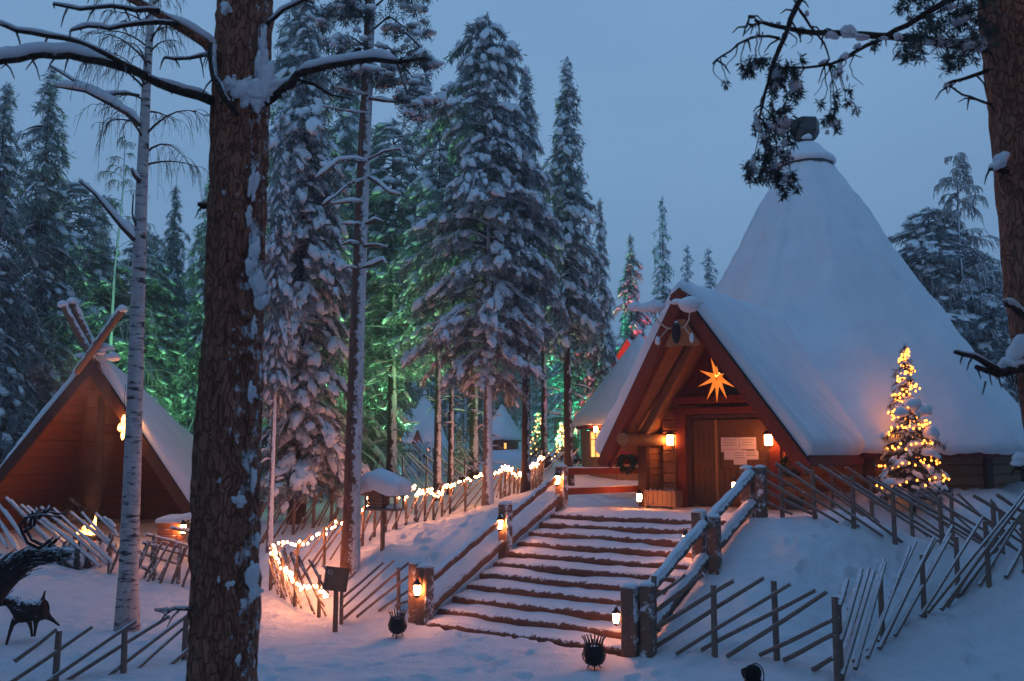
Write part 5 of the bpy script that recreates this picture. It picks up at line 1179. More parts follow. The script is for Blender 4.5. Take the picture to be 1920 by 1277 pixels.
# the wood goes on beside and behind the viewer and shades the foreground
for k, (x, y, h_) in enumerate(((9.5, 4, 15), (13, 9, 17), (12, 1, 16), (16, 5, 18), (17, 13, 17), (20, 18, 16), (10, -4, 17), (5, -6, 16), (-1, -7, 17), (-6, -5, 15), (-10, -2, 17), (-11, 4, 16), (-13, 9, 15), (-15, 14, 15), (15, -3, 18), (2, -10, 18), (22, 11, 18), (-5, -10, 18), (8, -9, 18), (-17, 5, 17), (11.5, 7, 18), (14.5, 7, 19), (16, 10, 19), (19, 15.5, 18), (25, 21, 18), (8, 1, 17), (-8, 1, 17), (-14, 11.5, 16), (-20, 17, 16))):
    H, *ms = TPL['far_spruce'] if k % 3 else TPL['far_thicket']; o = link('conifer', ms[0]); o.location = (x, y, 0); o.rotation_euler = (0, 0, k*1.7); o.scale = (1.5, 1.5, h_/H)
    tag(o, 'snowy conifer standing beside or behind the viewer on the lower path', 'tree', 'trees around the viewer')
# the dense wood behind everything
rf_ = random.Random(12); FG = 'dense dark wood of snowy conifers behind'
FL = 'snowy conifer in the dense dark wood behind the huts'
for k in range(104):
    px = rf_.uniform(655, 1215) if k % 13 else rf_.uniform(1380, 1500); Y = rf_.uniform(46, 95)
    key = ('far_pine', 'far_pine', 'far_spruce', 'far_thicket')[k % 4] if Y > 60 or k % 3 else 'far_pine'
    top = {'far_thicket': rf_.uniform(560, 690), 'far_pine': rf_.uniform(430, 600), 'far_spruce': rf_.uniform(480, 640)}[key]
    if px > 1090: top = max(top, rf_.uniform(610, 700))
    if px > 1300: top = 760
    if px < 1060 and Y < 82: Y = 82 + (Y-46)*.5
    tree(key, px, Y, top, FL, rf_.uniform(0, 6), rf_.uniform(.8, 1.15), FG, 'conifer')
for k in range(46):
    px = rf_.uniform(-60, 500); Y = rf_.uniform(42, 75); key = ('far_pine', 'far_spruce', 'far_thicket')[k % 3]
    tree(key, px, Y, rf_.uniform(430, 600) if key != 'far_thicket' else rf_.uniform(560, 680), 'snowy conifer in the dark wood behind the open shelter', rf_.uniform(0, 6), rf_.uniform(.85, 1.2), 'dark wood behind the shelter', 'conifer')
for k in range(16):
    px = rf_.uniform(1730, 1990); Y = rf_.uniform(48, 65); key = ('far_spruce', 'far_thicket')[k % 2]
    tree(key, px, Y, rf_.uniform(480, 640), 'snowy conifer in the wood right of the big cone roof', rf_.uniform(0, 6), 1.2, 'wood right of the lodge', 'conifer')

# ------------------------------------------------------------------ birches: fine drooping twigs
def birch_tree(label, p, H, tr, seed, bark, n1, reach, twigmat, frost=0, lean=0, tw=.006, hang=1.0, lowest=.35, trunk_pts=None, name='birch', dens=6):
    rr = random.Random(seed); t = thing(name, label, 'tree', p); m = MB(); P = trunk_pts or [p + Vector((lean*H*(k/8)**1.3 + .06*math.sin(k*1.7+seed), .05*math.sin(k+seed), H*k/8 - (.3 if k == 0 else 0))) for k in range(9)]; n = len(P)-1
    m.tube(P, [tr*(1-.86*(k/n)**1.1)+(.25*tr if k == 0 else 0) for k in range(n+1)], 12); tro = m.build('trunk', M[bark], t, smooth=True, sharp=0)
    m = MB(); s = MB()
    for i in range(n1):
        u = lowest + (1-lowest)*(i+rr.random())/n1; k = min(n-1, int(u*n)); b = P[k].lerp(P[k+1], u*n-k); az = rr.uniform(0, 6.28) if i % 3 else rr.choice((0, math.pi))+rr.uniform(-.6, .6); a = Vector((math.cos(az), math.sin(az), 0)); L = reach*(1.15-u)*rr.uniform(.6, 1.2); up = rr.uniform(.5, 1.1)
        pos = lambda v: b + a*(L*v) + UP*(L*(up*v - (up*.8)*v*v*1.0)); pts = [pos(v/6) for v in range(7)]; m.tube(pts, [max(tw, tr*.22*(1-u*.6)*(1-v/6.6)) for v in range(7)], 5, cap=False)
        for j in range(dens*2):
            v = rr.uniform(.25, 1.05); q = pos(v); az2 = az+rr.uniform(-1.3, 1.3); a2 = Vector((math.cos(az2), math.sin(az2), 0)); l = L*rr.uniform(.15, .5)*hang+.15; fall = rr.uniform(.5, 1.7)
            tp_ = [q + a2*(l*w*(1-.35*w)) + UP*(l*(.22*w - fall*w*w)) for w in (0, .25, .5, .75, 1)]; m.tube(tp_, [tw*1.1, tw, tw*.85, tw*.7, tw*.45], 3, cap=False)
            for h in range(dens//2):
                w = rr.uniform(.2, .9); e = q + a2*(l*w*(1-.35*w)) + UP*(l*(.22*w - fall*w*w)); l2 = l*rr.uniform(.25, .6); az3 = az2+rr.uniform(-1.5, 1.5); a3 = Vector((math.cos(az3), math.sin(az3), 0))
                m.tube([e, e+a3*l2*.3-UP*l2*.25, e+a3*l2*.42-UP*l2*.9], [tw*.7, tw*.6, tw*.4], 3, cap=False)
    m.build('crown', M[twigmat], t); return t, P
c = G(242, 1182); tp_ = [Vector((at(x, y, c.y+.1).x, c.y+.02*i, at(x, y, c.y).z)) for i, (x, y) in enumerate(((242, 1195), (244, 1080), (250, 900), (256, 700), (262, 480), (268, 300), (274, 150), (281, 40), (290, -120), (296, -260)))]
bt_, BP = birch_tree('white birch trunk with dark bands left of the big pine trunk', c, 1, .185, 31, 'bark_birch', 34, 2.2, 'twig', lowest=.55, trunk_pts=tp_, tw=.0055, dens=6)
def limb(root, name, pts, r0, r1, mat, snow=None, rg=rs, seg=7):
    n = len(pts)-1; o = MB().tube(pts, [r0+(r1-r0)*k/n for k in range(n+1)], seg).build(name, M[mat], root, smooth=True, sharp=0)
    if snow: m = MB(); snow_ridge(m, [p+UP*(r0*.6) for p in pts], snow[0], snow[1], rg, .1); m.build('limb_snow', M['snow_clump'], o, smooth=True, sharp=0)
    return o
yb = c.y
for pts, r, sn_ in (([(262, 235), (240, 215), (205, 195), (160, 172), (105, 163)], .05, (.09, .17)), ([(262, 180), (235, 175), (190, 180), (150, 160), (95, 125)], .035, (.06, .12)), ([(252, 450), (230, 428), (205, 398), (178, 365), (148, 340)], .05, (.07, .15)), ([(262, 340), (252, 330), (246, 318)], .05, (.06, .1)), ([(256, 425), (248, 400), (250, 365)], .02, None)):
    limb(bt_, 'branch', [at(x, y, yb-.1*i) for i, (x, y) in enumerate(pts)], r, .012, 'twig', sn_)
birch_tree('tall frosted birch with drooping twigs behind the round-crowned pine', Vector((at(1825, 848, 41).x, 41, hz(at(1825, 848, 41).x, 41))), at(1825, 285, 41).z-2.3, .16, 33, 'bark_grey', 120, 3.0, 'fence_pole_white', tw=.018, lowest=.2, dens=9)
birch_tree('slender green-lit birch deep in the wood behind the shelter', Vector((at(190, 848, 33).x, 33, 1.1)), at(190, 255, 33).z-1.1, .10, 34, 'bark_grey', 44, 2.6, 'fence_pole_white', tw=.010, lowest=.3, lean=.02, dens=6)

# ------------------------------------------------------------------ decorated spruces
def lit_spruce(label, slabel, base, H, Rm, seed, nb, mat='bulb_tree', r=.027, parts=100, snowp=.6, cl=.26, key=None):
    t_ = conifer(seed=seed, H=H, cb=.12*H, RM=Rm, prof=lambda x: (1-x)**1.0*.95+.06, nl=58, p0=.12, droop=.45, cl=cl, sp=.16, nk=30, tr=.05, snowp=snowp, sub=2, lat=.42, kw=.010)
    t = thing('spruce', label, 'tree', base, 0, 'spruces hung with warm lights'); par = t
    for nm, k, mt in (('trunk', 'trunk', 'bark_dark'), ('crown', 'fol', 'needles_near'), ('crown_snow', 'snow', 'snow_clump')):
        o = bpy.data.objects.new(nm, np_mesh(nm, *t_[k], M[mt], smooth=nm != 'crown')); COL.objects.link(o); o.parent = par
        if nm == 'crown': par = o
    s = thing('light_string', slabel, 'string lights', base, 0, 'strings of warm lights'); rr = random.Random(seed); pts = []
    for k in range(nb):
        u = (k/nb)**.8; a = u*2*math.pi*8; rad = (Rm*((1-u)*.95+.06)*.78)*rr.uniform(.8, 1.12)
        pts.append(Vector(base)+Vector((rad*math.cos(a)+rr.uniform(-.05, .05), rad*math.sin(a)+rr.uniform(-.05, .05), .10*H+.86*H*u+rr.uniform(-.08, .08))))
    MB().tube(pts, .006, 4).build('wire', M['wire'], s); first = MB().lathe((0, 0, 0), [(.4*r, -r), (r, -.2*r), (.75*r, .6*r), (.2*r, 1.1*r)], 6).build('bulb', M[mat], s, smooth=True, sharp=0)
    order = sorted(range(nb), key=lambda i: pts[i].y); rest = MB()
    for i, k in enumerate(order):
        if i < parts:
            o = first if i == 0 else first.copy()
            if i: COL.objects.link(o); o.parent = s; 
            o.location = pts[k]; o.matrix_parent_inverse = world_of(s).inverted()
        else: rest.lathe(pts[k], [(.4*r, -r), (r, -.2*r), (.75*r, .6*r), (.2*r, 1.1*r)], 5)
    if rest.v: tag(rest.build('far_bulbs', M[mat], s), kind='stuff')
    return t, pts
xb = at(1713, 965, 21.6); xb.z = hz(xb.x, xb.y)
xt, xp = lit_spruce('snowy young spruce wound with warm lights in front of the lodge wall', 'dense spiral of warm bulbs round the snowy spruce by the lodge wall', xb, at(1713, 645, 21.6).z-xb.z, .98, 41, 270, snowp=.42)
m = MB()
for px, py, w, h in ((1690, 775, .22, .19), (1712, 760, .26, .2), (1730, 772, .26, .26), (1745, 815, .22, .26), (1716, 835, .2, .14), (1690, 870, .24, .14), (1742, 850, .22, .18), (1668, 905, .24, .14), (1735, 925, .28, .2), (1700, 715, .1, .12), (1752, 895, .2, .15), (1690, 930, .26, .14)):
    m.blob(at(px, py, xb.y-.35*(1 if py > 750 else .3)), (w*.8, w*.65, h*.8), rs, 2, None, .2, .5)
m.build('snow_pad', M['snow_clump'], xt, smooth=True, sharp=0)
for px, top_, l, sl2 in ((1010, 770, 'dark spruce dotted with tiny lights in the far clearing', 'tiny scattered lights on the dark far spruce'), (1053, 788, 'bright light-wrapped little tree beside the pink-lit hut', 'dense bright lights wrapping the little far tree')):
    b = at(px, 858, 44); b.z = hz(b.x, 44); lit_spruce(l, sl2, b, at(px, top_, 44).z-b.z, .75 if px == 1010 else .45, px, 70, 'bulb_far', .03 if px == 1010 else .042, snowp=.3)
# ------------------------------------------------------------------ pines in front
def rough_trunk(pts, rads, seg, seed, amp):
    # bark relief: plates and furrows in the radius itself
    P = []; n = 0; out = MB(); pts = [Vector(p) for p in pts]; dense = []; rd = []
    for i in range(len(pts)-1):
        k = max(2, int((pts[i+1]-pts[i]).length/.045))
        for j in range(k): dense.append(pts[i].lerp(pts[i+1], j/k)); rd.append(rads[i]+(rads[i+1]-rads[i])*j/k)
    dense.append(pts[-1]); rd.append(rads[-1]); vs = []
    for p, r in zip(dense, rd):
        for k in range(seg):
            a = 2*math.pi*k/seg; q = 1 + amp*float(vnoise(a*4.2+seed, p.z*2.0, seed)) + amp*1.2*float(vnoise(a*11+seed, p.z*5.5, seed+1)) + amp*.8*float(vnoise(a*26, p.z*14, seed+2))
            vs.append(p + Vector((r*q*math.cos(a), r*q*math.sin(a), 0)))
    n = len(dense)
    return out.add(vs, [(i*seg+k, i*seg+(k+1) % seg, (i+1)*seg+(k+1) % seg, (i+1)*seg+k) for i in range(n-1) for k in range(seg)] + [tuple((n-1)*seg+k for k in range(seg))])
def tuft(mb, p, d, n, ln, rg, w=.006):                   # a brush of pine needles
    d = Vector(d).normalized()
    for k in range(n):
        v = (d*rg.uniform(.1, 1.0) + Vector((rg.gauss(0, .55), rg.gauss(0, .55), rg.gauss(0, .55)))).normalized(); o = p - d*rg.uniform(0, ln*.9); s = v.cross(Vector((rg.gauss(0, 1), rg.gauss(0, 1), rg.gauss(0, 1)))).normalized()*w
        l = ln*rg.uniform(.6, 1.1); mb.add([o, o+v*l*.5+s, o+v*l, o+v*l*.5-s], [(0, 1, 2), (0, 2, 3)])
def hug_snow(mb, px, py, w, h, Y, r, rg, rot=0):
    # a pad of wind-blown snow on the bark at a pixel
    c = at(px, py, Y - r); mb.blob(c, (w, .028, h), rg, 3, Matrix.Rotation(rot, 4, 'Y'), .55, 1)
    for k in range(7):
        a = rg.uniform(0, 6.28); q = rg.uniform(.8, 1.6); e = rg.uniform(.1, .3); mb.blob(c + Vector((w*q*math.cos(a)*.8, rg.uniform(.0, .012), h*q*math.sin(a))), (w*e+.004, .014, h*e+.006), rg, 2, None, .5, 1)
def pad_snow(mb, pts, hh, rg, w=.05):
    for p in pts: mb.blob(p, (w*rg.uniform(.9, 1.3), w*.8, hh), rg, 2, None, .25, .3)

# the big pine, left
rg = random.Random(77); YL = 6.5; ax_ = [(420, 1560), (417, 1277), (425, 900), (438, 600), (448, 300), (460, 0), (470, -300), (478, -620)]; hw = [68, 60, 60, 53, 53, 52, 48, 40]
pts = [at(x, y, YL) for x, y in ax_]; pts[0].z = -.2; rad = [h_*YL/F_PX*1.0 for h_ in hw]
big = thing('pine', 'big rough pine trunk in the left foreground with snow in its forked limbs', 'tree', (pts[0].x, YL, 0))
rough_trunk(pts, rad, 56, 5, .11).build('trunk', M['bark_pine'], big, smooth=True, sharp=0)
def near_limb(root, px, Y0, Y1, r0, r1, snow=None, mat='bark_dark', sub=True, seg=9):
    n = len(px)-1; P = [at(x, y, Y0+(Y1-Y0)*i/n) for i, (x, y) in enumerate(px)]; Q = []
    for a, b in zip(P, P[1:]): Q += [a, a.lerp(b, .5) + Vector((rg.uniform(-.008, .008), 0, rg.uniform(-.008, .008)))]
    Q.append(P[-1]); m = MB().tube(Q, [r0+(r1-r0)*i/(len(Q)-1) for i in range(len(Q))], seg)
    if sub:
        for k in range(len(Q)):                          # knobs and dead twiglets
            if rg.random() < .75:
                v = Vector((rg.uniform(-1, 1), rg.uniform(-.5, .5), rg.uniform(-1, .4))).normalized(); l = rg.uniform(.03, .14); m.tube([Q[k], Q[k]+v*l*.6, Q[k]+v*l+Vector((0, 0, -l*.3))], [.008, .006, .003], 5)
    o = m.build('limb', M[mat], root, smooth=True, sharp=60)
    if snow: m = MB(); snow_ridge(m, [p+UP*r0*.45 for p in Q[snow[2]:snow[3]] if True] if len(snow) > 2 else [p+UP*r0*.45 for p in Q], snow[0], snow[1], rg, .1); m.build('limb_snow', M['snow_clump'], o, smooth=True, sharp=0)
    return Q
near_limb(big, [(405, 105), (385, 80), (340, 52), (290, 22), (235, -8), (180, -30)], 6.4, 6.1, .045, .022, (.055, .105), 'bark_pine')
near_limb(big, [(400, 190), (345, 172), (295, 155), (250, 132), (190, 115), (130, 104), (80, 103), (35, 112), (-20, 122)], 6.4, 5.7, .038, .018, (.038, .085), 'bark_dark')
near_limb(big, [(275, 142), (230, 118), (150, 80), (90, 68), (30, 58), (0, 45), (-15, 40)], 6.1, 5.9, .022, .010, (.024, .035))
near_limb(big, [(300, 20), (255, 20), (210, 12), (150, 18), (100, 8)], 6.2, 6.0, .018, .008, (.03, .05))
near_limb(big, [(335, 45), (300, 42), (250, 46), (205, 55), (165, 50), (132, 58)], 6.25, 6.0, .020, .007, (.02, .03))
near_limb(big, [(392, 100), (375, 105), (350, 110), (308, 108)], 6.35, 6.2, .016, .008, (.018, .025))
near_limb(big, [(400, 85), (398, 110), (402, 145), (420, 180), (445, 215)], 6.28, 6.18, .034, .02, None, 'bark_dark')
near_limb(big, [(497, 192), (525, 172), (548, 158), (556, 140), (585, 132), (640, 120), (700, 112), (745, 117), (800, 108)], 6.35, 6.0, .036, .012, (.034, .066, 6, 15), 'bark_dark')
near_limb(big, [(560, 150), (590, 160), (620, 178), (660, 186)], 6.3, 6.2, .012, .005, None)
near_limb(big, [(640, 120), (648, 104), (665, 98), (676, 92)], 6.2, 6.15, .012, .006, (.016, .02))
near_limb(big, [(358, 1142), (340, 1141), (318, 1144), (290, 1143)], 6.3, 6.15, .016, .010, (.014, .018, 0, 4))
near_limb(big, [(382, 385), (372, 383)], 6.3, 6.25, .03, .012, (.03, .04))
near_limb(big, [(500, 45), (530, 20), (570, 0), (620, -20)], 6.4, 6.3, .016, .008, (.03, .05))
sn = MB()
for px, py, w, h, r_ in ((432, 158, .045, .045, .6), (448, 172, .055, .05, .2), (470, 170, .09, .075, -.2), (498, 158, .07, .12, .3), (488, 120, .035, .12, .15), (520, 160, .10, .05, -.5), (482, 190, .04, .06, 0), (492, 80, .02, .10, .1), (425, 14, .03, .035, 0)): hug_snow(sn, px, py, w, h, YL, .205, rg, r_)
for px, py, w, h, r_ in ((474, 345, .030, .10, .15), (466, 405, .022, .06, 0), (478, 470, .035, .10, .1), (482, 530, .055, .11, .0), (492, 565, .05, .05, .3), (470, 500, .03, .07, 0), (476, 615, .018, .06, 0), (472, 735, .03, .05, 0), (448, 940, .05, .045, .3), (476, 900, .02, .08, 0), (470, 1080, .05, .085, .1), (478, 1110, .045, .045, .4), (430, 1095, .03, .035, .6), (415, 1085, .022, .03, 0), (482, 1015, .016, .05, 0), (420, 362, .012, .012, 0), (447, 1235, .014, .03, 0)): hug_snow(sn, px, py, w*.78, h*.85, YL, .195, rg, r_)
sn.build('trunk_snow', M['snow_clump'], big, smooth=True, sharp=0)

# reddish pine in the middle distance, its crown reaching out of the picture
mp = G(656, 1078); YM = mp.y; pts = [at(x, y, YM) for x, y in ((654, 1100), (656, 1072), (660, 940), (664, 800), (672, 560), (681, 320), (690, 120), (695, -30), (700, -220), (705, -420))]
mid = thing('pine', 'tall reddish pine trunk with one snow-blown side and snowy stubs beside the bird feeder', 'tree', mp)
rough_trunk(pts, [.235, .205, .175, .165, .15, .135, .12, .105, .085, .05], 24, 9, .06).build('trunk', M['bark_mid'], mid, smooth=True, sharp=0)
for px, r in (([(688, 303), (660, 300), (635, 303), (612, 322), (592, 335)], .03), ([(684, 335), (655, 345), (630, 368), (605, 385)], .025), ([(682, 378), (650, 380), (620, 383)], .025), ([(676, 418), (665, 422), (640, 420)], .025), ([(686, 420), (705, 412), (718, 416)], .03), ([(674, 457), (655, 455), (640, 460)], .03), ([(682, 462), (705, 460), (726, 464)], .03), ([(680, 502), (700, 497), (718, 488), (724, 495)], .025), ([(672, 505), (655, 500), (643, 505)], .02), ([(690, 332), (710, 345), (730, 362), (752, 366)], .03),
              ([(692, 185), (720, 190), (745, 192), (765, 192)], .03), ([(690, 178), (660, 172), (632, 165)], .03), ([(690, 212), (660, 210), (630, 205), (605, 200)], .02), ([(690, 300), (720, 285), (750, 280), (760, 292)], .022)):
    n = len(px)-1; P = [at(x, y, YM-.12-.05*i) for i, (x, y) in enumerate(px)]; o = MB().tube(P, [r*(1-.6*i/n) for i in range(n+1)], 7).build('limb', M['bark_mid'], mid, smooth=True, sharp=0)
    m = MB(); snow_ridge(m, [p+UP*r for p in P], .045, .075, rg, .05); m.build('limb_snow', M['snow_clump'], o, smooth=True, sharp=0)
r8 = np.random.default_rng(8); C, D = [], []; lm = MB(); cs = MB()
def spray(px, Y, n, rd):
    P = [at(x, y, Y+.12*i) for i, (x, y) in enumerate(px)]; lm.tube(P, [.028*(1-.75*i/(len(P)-1)) for i in range(len(P))], 6)
    for k in range(n):
        u = rg.uniform(.25, 1.0)*(len(P)-1); i = min(len(P)-2, int(u)); p = P[i].lerp(P[i+1], u-i) + Vector((rg.gauss(0, rd), rg.gauss(0, rd), rg.uniform(-rd*1.8, rd*.6))); C.append(p); D.append(Vector((rg.uniform(-.6, .6), rg.uniform(-.6, .6), rg.uniform(-1, .1))).normalized())
for px in ([(692, 40), (650, 5), (620, 20), (600, 60)], [(695, 20), (740, -20), (775, 10), (790, 60)], [(694, 60), (730, 30), (770, 60), (790, 120)], [(693, 100), (730, 90), (770, 140), (790, 190)], [(690, 90), (660, 70), (635, 90), (625, 130)], [(700, -60), (640, -80), (590, -40), (575, 0)], [(700, -60), (750, -90), (800, -50), (810, -10)], [(694, 130), (720, 130), (745, 170)], [(690, 130), (665, 130), (645, 160)], [(692, 30), (668, -10), (655, -40)], [(696, 0), (730, -40), (770, -60)]):
    spray(px, YM-.25, 26, .16)
for px in ([(760, 60), (790, 90), (800, 150), (805, 200)], [(745, 120), (765, 180), (770, 220)], [(640, 0), (650, 20), (690, 15)]): spray(px, YM-.5, 34, .14)
C, D = np.array(C), np.array(D); idx = np.repeat(np.arange(len(C)), 30); m_ = len(idx); dd = D[idx]+r8.normal(0, .7, (m_, 3)); dd /= np.linalg.norm(dd, axis=1, keepdims=True)
lo = lm.build('crown_limbs', M['bark_dark'], mid); cr = link('crown', np_mesh('crown', *kites(C[idx]+r8.normal(0, .05, (m_, 3)), dd, r8.uniform(.08, .2, m_), r8.uniform(.006, .013, m_), r8), M['needles_near'], smooth=False), mid)
kp = r8.random(len(C)) < .42; k = kp.sum(); link('crown_snow', np_mesh('crown_snow', *blobs(C[kp]+np.array([0, 0, .05]), np.tile([1.0, 0, 0], (k, 1)), r8.uniform(.6, 1.3, (k, 1))*np.array([[.13, .11, .09]]), r8, 2), M['snow_clump']), cr)

# dark pine, right edge, with a bare snowy bough reaching across the sky
YR = 6.2; ax_ = [(2110, 1500), (2070, 1277), (2012, 900), (1984, 720), (1958, 560), (1945, 400), (1925, 200), (1905, 0), (1885, -250), (1870, -500)]
pts = [at(x, y, YR) for x, y in ax_]; pts[0].z = -.2; dk = thing('pine', 'dark leaning pine trunk at the right edge with a long bough across the sky', 'tree', (pts[0].x, YR, 0))
rough_trunk(pts, [68*YR/F_PX]*2+[66*YR/F_PX]*6+[60*YR/F_PX, 50*YR/F_PX], 48, 15, .07).build('trunk', M['bark_pine'], dk, smooth=True, sharp=0)
Q1 = near_limb(dk, [(1850, 92), (1790, 84), (1745, 76), (1690, 71), (1650, 68), (1590, 64), (1545, 62), (1500, 58), (1460, 50), (1430, 42), (1416, 38)], 6.1, 5.7, .034, .010, None, 'bark_dark')
Q2 = near_limb(dk, [(1860, -60), (1800, -8), (1745, 20), (1700, 48), (1660, 68), (1625, 85), (1580, 112), (1535, 124), (1480, 126)], 6.0, 5.8, .026, .007)
Q3 = near_limb(dk, [(1510, -20), (1490, 20), (1478, 52), (1462, 90), (1445, 130), (1434, 175), (1424, 220)], 5.75, 5.65, .022, .008)
Q4 = near_limb(dk, [(1462, 72), (1420, 68), (1385, 82), (1352, 106), (1336, 120)], 5.75, 5.7, .010, .005)
Q5 = near_limb(dk, [(1852, 132), (1830, 140), (1800, 150), (1772, 158)], 6.05, 6.0, .016, .010)
near_limb(dk, [(1858, 196), (1830, 186), (1805, 178), (1780, 160)], 6.05, 6.0, .010, .006)
near_limb(dk, [(1400, 50), (1404, 38), (1404, 30)], 5.7, 5.7, .008, .005, None); near_limb(dk, [(1500, 20), (1520, 50), (1545, 80), (1555, 110)], 5.75, 5.75, .010, .005)
near_limb(dk, [(1425, 42), (1408, 48), (1400, 46)], 5.7, 5.7, .008, .006)
m = MB()
for px, py, w, h in ((1590, 58, .055, .050), (1560, 62, .05, .02), (1615, 64, .05, .018), (1503, 55, .03, .035), (1460, 38, .014, .015), (1447, 38, .014, .012), (1421, 60, .013, .022), (1512, 22, .018, .026), (1545, 113, .030, .028), (1581, 103, .032, .028), (1608, 82, .022, .024), (1684, 64, .032, .03), (1705, 30, .03, .018), (1655, 66, .03, .014), (1740, 74, .05, .025), (1775, 76, .06, .035), (1810, 84, .05, .03), (1838, 84, .04, .08), (1775, 155, .025, .022)):
    m.blob(at(px, py+7, 5.85 if px < 1700 else 6.0), (w, w*.8, h*1.15), rg, 3, None, .4, .2)
for a, b, hh in (((1870, 320), (1855, 318), .04),): pass
m.build('bough_snow', M['snow_clump'], dk, smooth=True, sharp=0)
# hanging twigs with needle brushes
tw_, nd, bl_ = MB(), MB(), MB()
def hang(x0, y0, x1, y1, Y, tufts, bend=12, r=.004):
    n = 6; P = [at(x0+(x1-x0)*u+bend*math.sin(u*math.pi)+rg.uniform(-3, 3), y0+(y1-y0)*u**.85, Y) for u in [i/n for i in range(n+1)]]; tw_.tube(P, [r*1.2*(1-.6*i/n) for i in range(n+1)], 5)
    for k in range(tufts):
        u = 1-k*.22; i = max(0, min(n-1, int(u*n))); p = P[i].lerp(P[i+1], max(0, min(1, u*n-i)))+Vector((rg.uniform(-.02, .02), rg.uniform(-.02, .02), 0)); tuft(nd, p, Vector((rg.uniform(-.5, .5), rg.uniform(-.3, .3), -1)), 40, .058, rg, .0042)
for a in ((1385, 85, 1358, 130, 0), (1352, 106, 1366, 160, 1), (1345, 112, 1352, 152, 0), (1420, 70, 1425, 125, 1), (1400, 76, 1402, 140, 2), (1432, 60, 1438, 120, 1), (1432, 175, 1455, 150, 2), (1434, 140, 1475, 145, 2), (1440, 130, 1492, 190, 2), (1432, 190, 1410, 250, 1), (1424, 220, 1412, 330, 2), (1424, 225, 1448, 320, 2), (1428, 200, 1460, 250, 3), (1430, 210, 1478, 235, 2), (1424, 230, 1438, 290, 3), (1440, 240, 1465, 290, 2), (1436, 235, 1432, 340, 2), (1450, 250, 1458, 350, 2), (1470, 240, 1480, 300, 1), (1475, 250, 1492, 362, 2),
          (1548, 122, 1540, 200, 1), (1552, 120, 1560, 230, 2), (1560, 122, 1575, 200, 2), (1575, 115, 1600, 215, 2), (1580, 112, 1590, 175, 1), (1555, 118, 1525, 180, 0), (1556, 122, 1548, 235, 1), (1600, 100, 1618, 160, 0), (1585, 110, 1568, 142, 2), (1690, 72, 1680, 105, 1), (1640, 70, 1642, 90, 1), (1510, 60, 1512, 82, 0), (1480, 60, 1486, 90, 0), (1470, 62, 1455, 130, 1)):
    hang(*a[:4], 5.75 if a[0] < 1500 else 5.85, a[4], rg.uniform(-14, 14))
for px, py, n, rd in ((1455, 148, 8, .05), (1488, 165, 6, .04), (1450, 205, 6, .05), (1440, 250, 5, .05), (1480, 240, 6, .05), (1415, 322, 5, .03), (1438, 300, 6, .03), (1455, 340, 6, .035), (1485, 350, 4, .03), (1562, 235, 3, .02), (1405, 128, 3, .02), (1412, 130, 3, .02), (1490, 140, 3, .03), (1470, 310, 3, .03)):
    for k in range(n):
        p = at(px, py, 5.7) + Vector((rg.gauss(0, rd), rg.gauss(0, .06), rg.gauss(0, rd*1.3))); tuft(nd, p, Vector((rg.uniform(-.6, .6), rg.uniform(-.4, .4), -1)), 44, .062, rg, .0045)
for px, py, w, h in ((1458, 140, .042, .055), (1490, 160, .042, .045), (1420, 228, .025, .04), (1470, 230, .05, .04), (1445, 240, .035, .03), (1412, 312, .03, .045), (1440, 275, .028, .025), (1472, 270, .02, .025), (1470, 335, .025, .03), (1417, 125, .018, .025), (1562, 230, .022, .03), (1575, 128, .016, .03), (1478, 290, .02, .025), (1565, 140, .014, .03), (1452, 310, .02, .025)):
    bl_.blob(at(px, py, 5.70), (w*.85, w*.7, h), rg, 3, None, .6, .8); bl_.blob(at(px+rg.uniform(-14, 14), py+rg.uniform(4, 22), 5.69), (w*.5, w*.4, h*.7), rg, 2, None, .6, .8)
# needle mass by the trunk at the top
for px, py, n, rd in ((1760, -5, 12, .07), (1800, 20, 16, .08), (1820, 60, 12, .07), (1780, 50, 14, .07), (1745, 40, 10, .06), (1730, 70, 8, .05), (1705, 90, 8, .03), (1700, 115, 6, .025), (1765, 100, 8, .05), (1785, 125, 6, .03), (1820, 110, 6, .04), (1690, 10, 8, .03), (1700, 0, 8, .04), (1830, 25, 14, .08), (1848, 70, 8, .05)):
    for k in range(n): p = at(px, py, 5.95) + Vector((rg.gauss(0, rd), rg.gauss(0, .1), rg.gauss(0, rd))); tuft(nd, p, Vector((rg.uniform(-.8, .8), rg.uniform(-.4, .4), rg.uniform(-1, .3))), 26, .075, rg, .004)
for a in ((1790, 0, 1745, 30, 0), (1800, 80, 1770, 110, 1), (1730, 72, 1702, 112, 2), (1770, 80, 1785, 125, 1), (1820, 85, 1822, 120, 1), (1850, 10, 1790, 30, 1), (1855, 40, 1800, 55, 1)): hang(*a[:4], 5.95, a[4], 5, .006)
for px, py, w in ((1800, 40, .05), (1760, 70, .035), (1820, 85, .04), (1780, 15, .04)): bl_.blob(at(px, py, 5.9), (w, w, w*.7), rg, 2, None, .3, .6)
two = tw_.build('twigs', M['twig'], dk); nd.build('needles', M['needles_near'], two); bl_.build('twig_snow', M['snow_clump'], two, smooth=True, sharp=0)
near_limb(dk, [(1945, 690), (1915, 688), (1895, 695), (1870, 700), (1830, 688)], 6.05, 5.85, .045, .016, (.045, .05, 0, 5))
near_limb(dk, [(1875, 698), (1850, 682), (1825, 668), (1790, 660)], 5.9, 5.8, .028, .012, (.034, .045))
near_limb(dk, [(1945, 610), (1915, 588), (1895, 572), (1885, 566)], 6.05, 5.9, .035, .014, (.028, .03))
near_limb(dk, [(1888, 322), (1872, 320), (1855, 318)], 6.1, 6.0, .018, .010, None); near_limb(dk, [(1848, 715), (1842, 740)], 5.85, 5.85, .006, .004, None, sub=False)
sn = MB(); 
